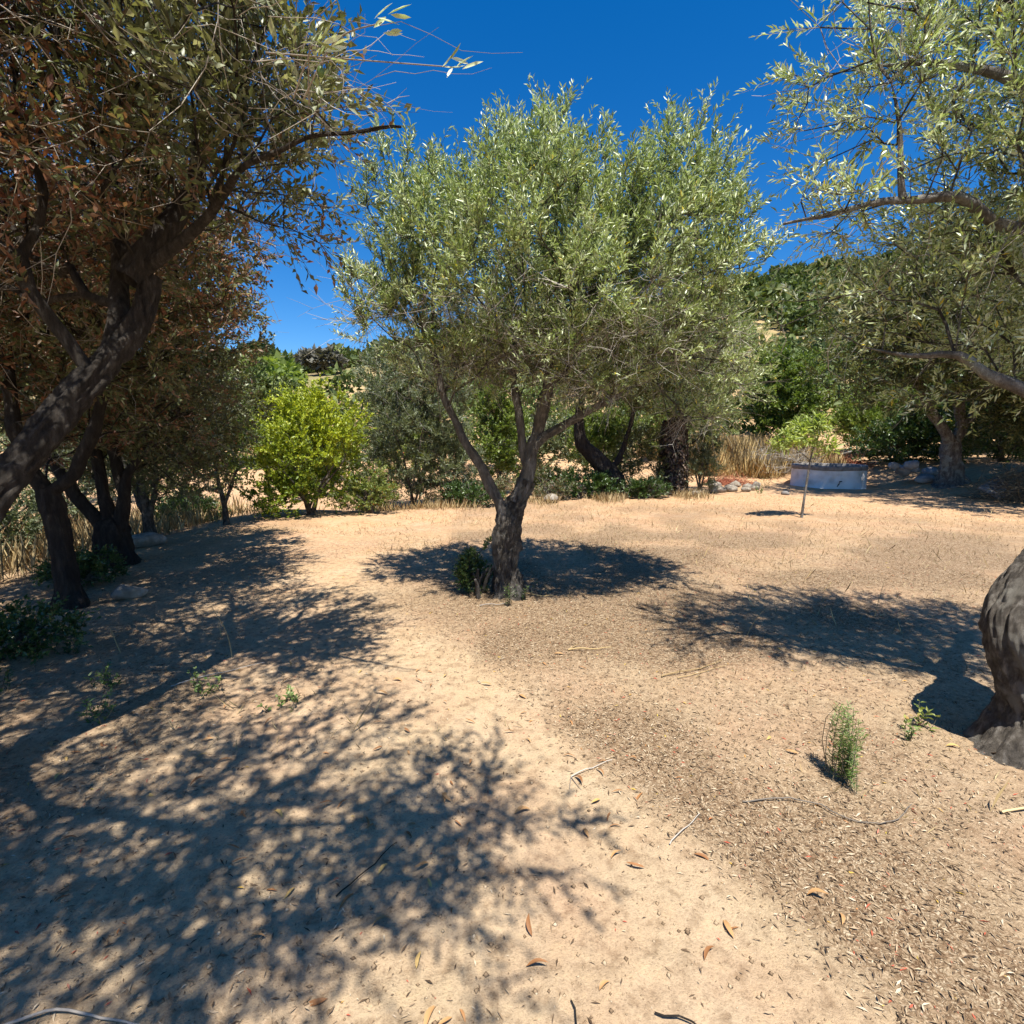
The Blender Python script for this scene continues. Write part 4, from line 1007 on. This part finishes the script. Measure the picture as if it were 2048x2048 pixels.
# ------------------------------------------------------------------ dry grass, brush heaps, stones
def blades(mb, X, Y, h, w, lean, rng, bias=0., zf=terrain):
    n = len(X)
    Z = zf(X, Y) - .01
    a = rng.uniform(0, 6.28, n); l = lean * rng.uniform(.3, 1.3, n)
    D = np.stack([np.cos(a) * l, np.sin(a) * l, np.ones(n)], 1)
    P = np.stack([X, Y, Z], 1)
    N_ = np.stack([np.cos(a + 1.3), np.sin(a + 1.3), np.zeros(n)], 1) + rng.normal(size=(n, 3)) * .3
    leaves(mb, P, D, N_, h, w, np.clip(rng.uniform(0, 1, n) + bias, 0, 1), droop=.12)

rng = np.random.default_rng(5)
n = 26000
X = rng.uniform(5.6, 12.5, n); Y = rng.uniform(17.4, 23.5, n)
k = (vnoise(X * .8, Y * .8, 31) > .28) & (X - .05 * Y < 10.6) & (np.hypot(X - wx, Y - wy) > 1.5)
X, Y = X[k], Y[k]
mb = MB(); blades(mb, X, Y, rng.uniform(.3, .9, len(X)) * (.55 + .7 * vnoise(X * 2, Y * 2, 36)), rng.uniform(.006, .015, len(X)), .45, rng, .15)
tag(mb.build("dry_grass", M['gold']), "tall golden dry grass left of the well", "grass", kind="stuff")
# dry grass behind the left row and along the field edge
n = 9000
X = rng.uniform(-11, -5.6, n); Y = rng.uniform(2.5, 12, n)
k = (vnoise(X * 1.1, Y * 1.1, 32) > .4) & (X < -5.2 - .12 * (Y - 4)); X, Y = X[k], Y[k]
mb = MB(); blades(mb, X, Y, rng.uniform(.2, .6, len(X)), rng.uniform(.008, .018, len(X)), .5, rng, .1)
n = 5000
X = rng.uniform(-8, 5, n); Y = 10.9 + .28 * (X + 3) + rng.normal(0, .35, n)
k = vnoise(X * 1.3, Y * 1.3, 33) > .5; X, Y = X[k], Y[k]
blades(mb, X, Y, rng.uniform(.08, .3, len(X)), rng.uniform(.008, .016, len(X)), .6, rng)
tag(mb.build("field_edge_grass", M['straw']), "pale dry grass along the field edge and behind the left row", "grass", kind="stuff")
# stubble on the clearing
n = 30000
rr_ = rng.uniform(2.5, 15, n) ** 1.0; a = rng.uniform(-.85, .85, n)
X = rr_ * np.sin(a); Y = rr_ * np.cos(a)
k = (vnoise(X * .7, Y * .7, 34) * .7 + vnoise(X * 2.3, Y * 2.3, 35) * .3 > .52 - .05 * np.clip(X, -3, 3)) & (np.hypot(X + .05, Y - 5.05) > .3) & (rng.uniform(0, 1, n) < .12 + .88 * sstep(4.2, 7.0, Y)); X, Y = X[k], Y[k]
mb = MB(); blades(mb, X, Y, rng.uniform(.02, .09, len(X)) * (1 + (rng.uniform(0, 1, len(X)) < .04) * 1.6), rng.uniform(.003, .007, len(X)), 1.2, rng, -.1)
tag(mb.build("dry_stubble", M['straw']), "thin dry stubble scattered over the clearing", "stubble", kind="stuff")

def brush_heap(name, label, x, y, rx, ry, h, n, mat, seed, L=(.3, .9), r=.006):
    rng = np.random.default_rng(seed)
    B = np.array([x, y, H(x, y)])
    u = unit(rng.normal(size=(n, 3))); u[:, 2] = np.abs(u[:, 2]); q = rng.uniform(0, 1, n) ** .4
    C = u * q[:, None] * np.array([rx, ry, h])
    d = unit(rng.normal(size=(n, 3)) * np.array([1, 1, .35])); l = rng.uniform(*L, n)
    K = 5; P = np.zeros((n, K, 3)); P[:, 0] = C - d * l[:, None] * .5
    cur = d; curl = rng.normal(size=(n, 3)) * .15
    for k in range(1, K):
        cur = unit(cur + curl + rng.normal(size=(n, 3)) * .15); P[:, k] = P[:, k - 1] + cur * (l / (K - 1))[:, None]
    P[:, :, 2] = np.maximum(P[:, :, 2], .01)
    mb = MB(); twig_tubes(mb, P, (rng.uniform(.35, 1, n) * r)[:, None] * np.linspace(1, .4, K)[None], 3, rng.uniform(0, 1, n))
    root = thing(name, label, "brush heap", B)
    mb.build("twigs", mat, root)["kind"] = "stuff"
    return root
brush_heap("brush_heap", "tangled heap of bare grey twigs behind the sapling", 9.3, 18.2, 1.6, .9, .8, 700, M['twig'], 1, (.4, 1.3), .010)
brush_heap("brush_heap", "flat russet heap of dead brush right behind the well", 12.0, 18.6, .9, .5, .3, 600, M['red'], 2, (.3, .8), .012)
brush_heap("brush_heap", "low reddish heap of dead prunings left of the dry grass", 7.0, 16.6, .9, .5, .2, 450, M['red'], 3, (.2, .6), .010)
brush_heap("brush_heap", "dark heap of thorny cuttings at the right edge in deep shade", 12.3, 11.9, 1.3, .9, .75, 1100, M['greentwig'], 4, (.3, 1.1), .007)  # darker twig colour stands in for the deep shade on this heap
mb = MB(); tube(mb, catmull(np.array([(-1.6, 0, .35), (-.8, .05, .55), (.2, 0, .75), (1.2, .1, 1.05)]), .2), np.linspace(.05, .025, 12)[:len(catmull(np.array([(-1.6, 0, .35), (-.8, .05, .55), (.2, 0, .75), (1.2, .1, 1.05)]), .2))] if False else np.full(len(catmull(np.array([(-1.6, 0, .35), (-.8, .05, .55), (.2, 0, .75), (1.2, .1, 1.05)]), .2)), .04), 8)
o = mb.build("fallen_branch", M['bark_pale'], None, (0, 0, 0)); o.location = (14.0, 19.4, H(14, 19.4) - .2)
tag(o, "long pale cut branch lying behind the well", "branch")

def rock(name, label, x, y, r, seed, mat, group=None, flat=.65, sink=.3, cat="stone"):
    rng = np.random.default_rng(seed)
    import bmesh
    bm = bmesh.new(); bmesh.ops.create_icosphere(bm, subdivisions=2, radius=1)
    V = np.array([v.co[:] for v in bm.verts]); F = np.array([[v.index for v in f.verts] for f in bm.faces]); bm.free()
    d = rng.normal(size=(9, 3)); d = unit(d)
    for q in d:                                           # flat broken facets
        t = V @ q; lim = rng.uniform(.55, .85); V = V - np.outer(np.clip(t - lim, 0, None), q)
    V = V * np.array([rng.uniform(.8, 1.3), rng.uniform(.7, 1.1), flat]) * r
    V = V + (vnoise(V[:, 0] * 9 / r * .3 + seed, V[:, 1] * 9 / r * .3 + V[:, 2] * 4, 3)[:, None] - .5) * r * .12
    V[:, 2] += r * flat * (1 - sink) * .9
    mb = MB(); mb.add(V, F)
    o = mb.build(name, mat, None, (0, 0, 0), smooth=False); o.location = (x, y, H(x, y)); o.rotation_euler = (0, 0, rng.uniform(0, 6))
    return tag(o, label, cat, group)
rng = np.random.default_rng(8)
for k, (x, y, r) in enumerate([(5.55, 14.1, .14), (5.85, 14.3, .2), (6.25, 14.55, .22), (6.6, 14.4, .16), (6.95, 14.9, .2), (6.15, 15.6, .26), (7.3, 15.3, .15), (5.0, 13.6, .13), (4.75, 13.2, .15), (7.6, 15.9, .17), (7.0, 16.0, .2)]):
    rock("field_stone", "pale field stone in the loose line right of the ivy trunk", x, y, r, 200 + k, M['stone'], "stones in a line by the ivy trunk")
rock("boulder", "whitish boulder beside the squat stump in the left row", -5.35, 7.35, .26, 231, M['stone'], flat=.55, cat="boulder")
rock("field_stone", "lone grey stone at the foot of the first forked trunk in the left row", -3.75, 4.85, .14, 233, M['stone'])
rock("field_stone", "pale stone lying left of the dark shrub behind the central trunk", .95, 12.2, .2, 235, M['stone'])
rock("dirt_clod", "dark clod of earth on the sand in front of the dry grass", 7.3, 13.6, .1, 237, M['cement'], cat="clod")
for k, (x, y, r) in enumerate([(12.0, 14.9, .28), (11.7, 15.3, .3), (11.5, 14.8, .24), (12.5, 15.3, .3), (11.95, 15.4, .26), (11.3, 15.2, .22)]):
    o = rock("wall_stone", "dim stone heaped left of the great olive trunk in shade", x, y, r, 240 + k, M['ashlar'], "stones heaped by the great olive")
    o.location.z += .28 * (k % 3)
# tilted grey slab in the heap at the right
mb = MB()
V = np.array([(-.55, -.35, 0), (.5, -.4, 0), (.55, .35, 0), (-.5, .3, 0), (-.53, -.33, .07), (.48, -.38, .07), (.53, .33, .07), (-.48, .28, .07)])
mb.add(V, [[0, 3, 2, 1], [4, 5, 6, 7], [0, 1, 5, 4], [1, 2, 6, 5], [2, 3, 7, 6], [3, 0, 4, 7]])
o = mb.build("stone_slab", M['ashlar'], None, (0, 0, 0), smooth=False); o.location = (11.9, 12.5, H(11.9, 12.5) + .2); o.rotation_euler = (.5, -.25, .4); o.scale = (.8, .8, .8)
tag(o, "tilted grey slab leaning in the dark cuttings at the right", "slab")

# ------------------------------------------------------------------ plants on the clearing
def leafy_plant(name, label, x, y, stems, h, r, leaf, seed, L, W, per, cat="plant", mat_st=None):
    rng = np.random.default_rng(seed)
    B = np.array([x, y, H(x, y)]); root = thing(name, label, cat, B)
    P0 = np.stack([rng.normal(0, r * .5, stems), rng.normal(0, r * .5, stems), np.full(stems, -.01)], 1)
    tip = P0 + np.stack([rng.normal(0, r * .5, stems), rng.normal(0, r * .5, stems), h * rng.uniform(.5, 1.05, stems)], 1)
    t = np.linspace(0, 1, 4)[None, :, None]
    PT = P0[:, None] * (1 - t) + tip[:, None] * t + rng.normal(size=(stems, 1, 3)) * .1 * h * t * (1 - t) * 2
    mb = MB(); twig_tubes(mb, PT, np.repeat(np.array([[.0022, .002, .0016, .001]]), stems, 0), 4, rng.uniform(0, 1, stems)); mb.build("stems", mat_st or M['greentwig'], root)
    ti = np.repeat(np.arange(stems), per); n = len(ti); tt = rng.uniform(.08, 1, n)[:, None]
    Pl = P0[ti] * (1 - tt) + tip[ti] * tt
    a = rng.uniform(0, 6.28, n)
    D = np.stack([np.cos(a), np.sin(a), rng.uniform(.2, 1.1, n)], 1)
    mb = MB(); leaves(mb, Pl, D, rng.normal(size=(n, 3)) * .5 + np.array([0, 0, 1.]), L * rng.uniform(.6, 1.2, n), W * rng.uniform(.7, 1.2, n), np.clip(.4 * tt[:, 0] + .6 * rng.uniform(0, 1, n), 0, 1))
    mb.build("leaves", leaf, root)["kind"] = "stuff"
    return root
leafy_plant("fleabane_plant", "upright feathery green weed on the leaf litter near the right trunk", 1.55, 2.2, 16, .38, .07, M['herb'], 1, .035, .004, 75)
bush("evergreen_shoots", "dark green leafy shoots growing left of the central trunk foot", (-.33, 5.05), [(0, 0, .22, .19, .18, .2), (.12, 0, .35, .12, .12, .18)], 130, 171, M['darkgreen'], 6,
     per=9, L=.032, W=.016, spread_r=.14, h=.25, twig_len=(.05, .12), cat="plant", twig_r=.0012, attr_bias=.1)
leafy_plant("trunk_sprouts", "small green sprouts at the right foot of the central trunk", .12, 4.8, 9, .16, .07, M['darkgreen'], 3, .03, .012, 10)
leafy_plant("trunk_sprouts", "trailing green sprig in front of the central trunk foot", -.03, 4.62, 8, .24, .03, M['darkgreen'], 4, .028, .010, 14)
leafy_plant("weed", "green sprout in the trunk shadow beside the right olive", 2.12, 2.52, 5, .13, .03, M['herb'], 5, .03, .012, 8)
leafy_plant("weed", "yellowing sprout touching the foot of the right olive", 2.24, 2.62, 6, .14, .05, M['pistacia'], 6, .04, .018, 7)
for k, (x, y, h, lab) in enumerate([(-1.92, 3.02, .16, "small sunlit weed left of the middle of the foreground shade"), (-1.35, 2.86, .09, "tiny weed on sand inside the branch shadow"),
                                    (-2.35, 2.72, .13, "low trailing weed in the broken shade at left"), (-2.6, 3.1, .15, "weed clump at the edge of deep left shade"),
                                    (-3.2, 3.0, .18, "dark weed clump deep in the left shade"), (-3.3, 3.6, .14, "sparse dark weeds before the first forked trunk"),
                                    (7.75, 15.6, .35, "pale leafy weed standing just left of the well"), (6.8, 14.0, .2, "yellow green tuft before the dry grass")]):
    leafy_plant("weed", lab, x, y, 10, h, .08, M['herb'] if k not in (4, 5) else M['darkgreen'], 20 + k, .035 if k < 6 else .06, .016, 8)
for k, (x, y, rx, lab) in enumerate([(-3.7, 3.5, .5, "dark green undergrowth at the left edge in front of the row"), (-4.6, 5.3, .4, "ivy and low shoots at the foot of the left row stump"), (-3.0, 2.2, .35, "shaded low greenery at the left frame edge near the camera")]):
    bush("undergrowth", lab, (x, y), [(0, 0, .16, rx, rx * .8, .17)], 110, 180 + k, M['darkgreen'], 4, per=9, L=.04, W=.022, spread_r=rx * .7, h=.15, twig_len=(.06, .16), cat="undergrowth", twig_r=.0015)

# dry stalks standing on the clearing
def stalk(label, pts, r, x, y, mat, seed):
    mb = MB(); Q = catmull(np.array(pts, float), .04)
    rng = np.random.default_rng(seed)
    tube(mb, Q, np.linspace(r, r * .45, len(Q)), 5)
    o = mb.build("dry_stalk", mat, None, (0, 0, 0)); o.location = (x, y, H(x, y) - .01)
    return tag(o, label, "stalk", None)
st = [("pale bent dry stalk standing at the edge of the left shade", [(0, 0, 0), (-.01, 0, .12), (-.04, 0, .24), (-.12, 0, .4)], .004, -2.05, 3.55),
      ("short dry stalk deep in the left shade", [(0, 0, 0), (-.03, 0, .1), (-.06, 0, .2)], .004, -2.9, 3.6),
      ("thin dry stalk leaning left of the bent pale stalk", [(0, 0, 0), (-.01, 0, .08), (-.02, 0, .15)], .003, -2.35, 3.95),
      ("tall thin reddish stalk standing on the sand left of the right trunk", [(0, 0, 0), (.02, 0, .15), (.05, 0, .32)], .003, 3.25, 4.4),
      ("fine upright stalk left of the young sapling", [(0, 0, 0), (.01, 0, .15), (.0, 0, .3)], .003, 4.6, 7.4),
      ("leaning straw stalk by the right olive shadow", [(0, 0, 0), (.06, 0, .14), (.15, 0, .25)], .003, 1.9, 3.95),
      ("fine stalk standing right of the central trunk shadow", [(0, 0, 0), (.02, 0, .1), (.03, 0, .22)], .003, 2.1, 6.2)]
for k, (lab, pts, r, x, y) in enumerate(st): stalk(lab, pts, r, x, y, M['straw'], k)

# ------------------------------------------------------------------ litter, twigs and pebbles on the ground
on_path = path_offset
rng = np.random.default_rng(99)
def scatter(n, rmin, rmax, amax=.95):
    r = rmin + (rmax - rmin) * rng.uniform(0, 1, n) ** .8
    a = rng.uniform(-amax, amax, n)
    return r * np.sin(a), r * np.cos(a)
X, Y = scatter(200000, .9, 8.)
dens = np.maximum(litter_density(X, Y), .05)
k = rng.uniform(0, 1, len(X)) < dens; X, Y = X[k], Y[k]
n = len(X)
Z = terrain(X, Y) + rng.uniform(.001, .008, n)
a = rng.uniform(0, 6.28, n)
mb = MB()
small = rng.uniform(0, 1, n) ** 1.6
leaves(mb, np.stack([X, Y, Z], 1), np.stack([np.cos(a), np.sin(a), rng.normal(0, .16, n)], 1), np.stack([rng.normal(0, .35, n), rng.normal(0, .35, n), np.ones(n)], 1),
       .007 + .030 * small ** 1.5, .002 + .0065 * small * rng.uniform(.5, 1, n), np.clip(rng.uniform(0, 1, n), 0, 1), droop=.06, fold=.3)
tag(mb.build("leaf_litter", M['litter']), "dry olive leaf litter strewn over the ground", "leaf litter", kind="stuff")
# pebbles and crumbs of earth
X, Y = scatter(6000, .9, 5); n = len(X)
s = .003 + .008 * rng.uniform(0, 1, n) ** 3
O8 = np.array([[1, 0, 0], [0, 1, 0], [-1, 0, 0], [0, -1, 0], [0, 0, .7], [0, 0, -.5]])
V = np.stack([X, Y, terrain(X, Y) + s * .2], 1)[:, None] + O8[None] * s[:, None, None] * rng.uniform(.6, 1.3, (n, 6, 1))
F = np.array([[0, 1, 4], [1, 2, 4], [2, 3, 4], [3, 0, 4], [1, 0, 5], [2, 1, 5], [3, 2, 5], [0, 3, 5]])
mb = MB(); mb.add(V.reshape(-1, 3), (np.arange(n)[:, None, None] * 6 + F[None]).reshape(-1, 3), np.repeat(rng.uniform(.3, .9, n), 8))
tag(mb.build("pebbles", M['litter']), "small pebbles and crumbs of earth on the sand", "pebbles", kind="stuff")

def ground_twig(pts_xy, r, mat, label, seed, name="fallen_twig", cat="twig", fork=None):
    rng = np.random.default_rng(seed)
    P = np.array(pts_xy, float); c = P[0]
    Q = catmull(np.concatenate([P, np.zeros((len(P), 1))], 1), .03); Q[:, :2] += rng.normal(size=(len(Q), 2)) * .002
    Q[:, 2] = terrain(Q[:, 0], Q[:, 1]) + r + .004 + .01 * np.abs(np.sin(np.linspace(0, 5, len(Q))))
    mb = MB(); tube(mb, Q, np.linspace(r, r * .5, len(Q)), 5, attr=rng.uniform(.1, .9))
    for f in (fork or []):
        G = catmull(np.array([[f[0], f[1], 0], [f[2], f[3], 0]]), .03); G[:, 2] = terrain(G[:, 0], G[:, 1]) + r + .006
        tube(mb, G, np.linspace(r * .7, r * .3, len(G)), 4, attr=.4)
    o = mb.build(name, mat, None, (c[0], c[1], H(*c)))
    return tag(o, label, cat)
ground_twig([(1.02, 2.05), (1.2, 2.06), (1.35, 2.02), (1.42, 1.94), (1.6, 1.93), (1.75, 2.03)], .0035, M['twig'], "long thin curved twig on the litter below the green weed", 1)
ground_twig([(.40, 1.21), (.52, 1.16), (.56, 1.08), (.57, 1.0)], .003, M['bark_dark'], "dark curved twig at the bottom right of the sand", 2)
ground_twig([(-.10, 1.09), (.05, 1.075), (.2, 1.04), (.3, .98)], .003, M['bark_dark'], "reddish bowed twig lying at the bottom centre", 3)
ground_twig([(.17, 1.24), (.18, 1.14), (.16, 1.08), (.17, 1.0)], .0025, M['bark_dark'], "crooked dark twig at the bottom middle", 4, fork=[(.18, 1.14, .24, 1.16)])
ground_twig([(.33, 1.12), (.38, 1.06), (.44, 1.03)], .0025, M['bark_dark'], "short straight twig right of the crooked dark twig", 5)
ground_twig([(.62, 1.8), (.75, 1.92), (.8, 1.96)], .003, M['twig'], "short pale straight twig where sand meets litter", 6)
ground_twig([(.28, 2.22), (.42, 2.3), (.5, 2.34)], .003, M['twig'], "small forked dry stem on the bare path", 7, fork=[(.28, 2.22, .26, 2.12), (.28, 2.22, .32, 2.14)])
ground_twig([(2.1, 1.98), (2.35, 2.0), (2.65, 2.08)], .006, M['straw'], "long straw coloured stick at the right edge", 8, fork=[(2.4, 2.01, 2.3, 1.85), (2.3, 1.99, 2.6, 1.95)])
ground_twig([(1.0, 3.22), (1.25, 3.32), (1.5, 3.45)], .005, M['straw'], "pair of pale straw stems beside red leaves in the litter", 9, fork=[(1.1, 3.2, 1.5, 3.38)])
ground_twig([(.42, 3.62), (.6, 3.64), (.75, 3.66)], .006, M['straw'], "whitish broken stick in the litter before the central tree", 10, fork=[(.42, 3.62, .5, 3.72)])
ground_twig([(-1.45, 1.12), (-1.3, 1.2), (-1.1, 1.19), (-.9, 1.15)], .005, M['twig'], "pale bent twig at the bottom left corner in shade", 11)
ground_twig([(-.62, 1.58), (-.52, 1.72), (-.46, 1.82)], .003, M['bark_dark'], "thin dark twig across the dappled shade", 12)
ground_twig([(-2.2, 3.1), (-1.95, 3.3), (-1.75, 3.42)], .004, M['twig'], "grey forked twig in the shade by the bent stalk", 13, fork=[(-2.05, 3.2, -1.8, 3.2)])
ground_twig([(.1, 5.0), (.22, 4.92), (.4, 4.9)], .007, M['straw'], "pale stick lying in the shadow right of the central trunk", 14)
ground_twig([(-.3, 4.62), (-.15, 4.63), (-.03, 4.66)], .007, M['twig'], "grey stick at the left foot of the central trunk", 15)

# larger fallen leaves: each one its own thing
def one_leaf_mesh(name, mat, seed, L, W):
    rng = np.random.default_rng(seed)
    t = np.linspace(0, 1, 7); w = W * np.sin(math.pi * t ** .85) ** .8 * .5
    bend = .10 * L * np.sin(t * 3.0 + rng.uniform(-.5, .5)); arch = .12 * L * np.sin(math.pi * t)
    c = np.stack([t * L, bend, arch], 1)
    V = np.concatenate([c, c + np.stack([0 * t, w, w * .5], 1), c + np.stack([0 * t, -w, w * .5], 1)])
    i = np.arange(6)
    F = np.concatenate([np.stack([i, i + 1, i + 8, i + 7], 1), np.stack([i + 1, i, i + 14, i + 15], 1)])
    mb = MB(); mb.add(V, F, float(rng.uniform(0, 1)))
    o = mb.build(name, mat); return o
protos = [one_leaf_mesh("fallen_leaf", M['bigleaf'], 300 + k, .05 + .008 * (k % 4), .010 + .003 * (k % 3)) for k in range(7)]
rng = np.random.default_rng(17)
spots = []
while len(spots) < 120:
    X, Y = scatter(1, 1.0, 3.6, .8); x, y = float(X[0]), float(Y[0])
    if on_path(X, Y)[0] < .5 or rng.uniform() < .3: spots.append((x, y))
for k, (x, y) in enumerate(spots):
    if k < 7: o = protos[k]
    else:
        o = protos[k % 7].copy(); COL.objects.link(o)
    o.location = (x, y, H(x, y) + .006); o.rotation_euler = (rng.normal(0, .2), rng.normal(0, .2), rng.uniform(0, 6.28))
    s = rng.uniform(.7, 1.25); o.scale = (s, s, s)
    tag(o, "curled brown fallen leaf lying on the sandy foreground", "leaf", "fallen leaves on the sand")
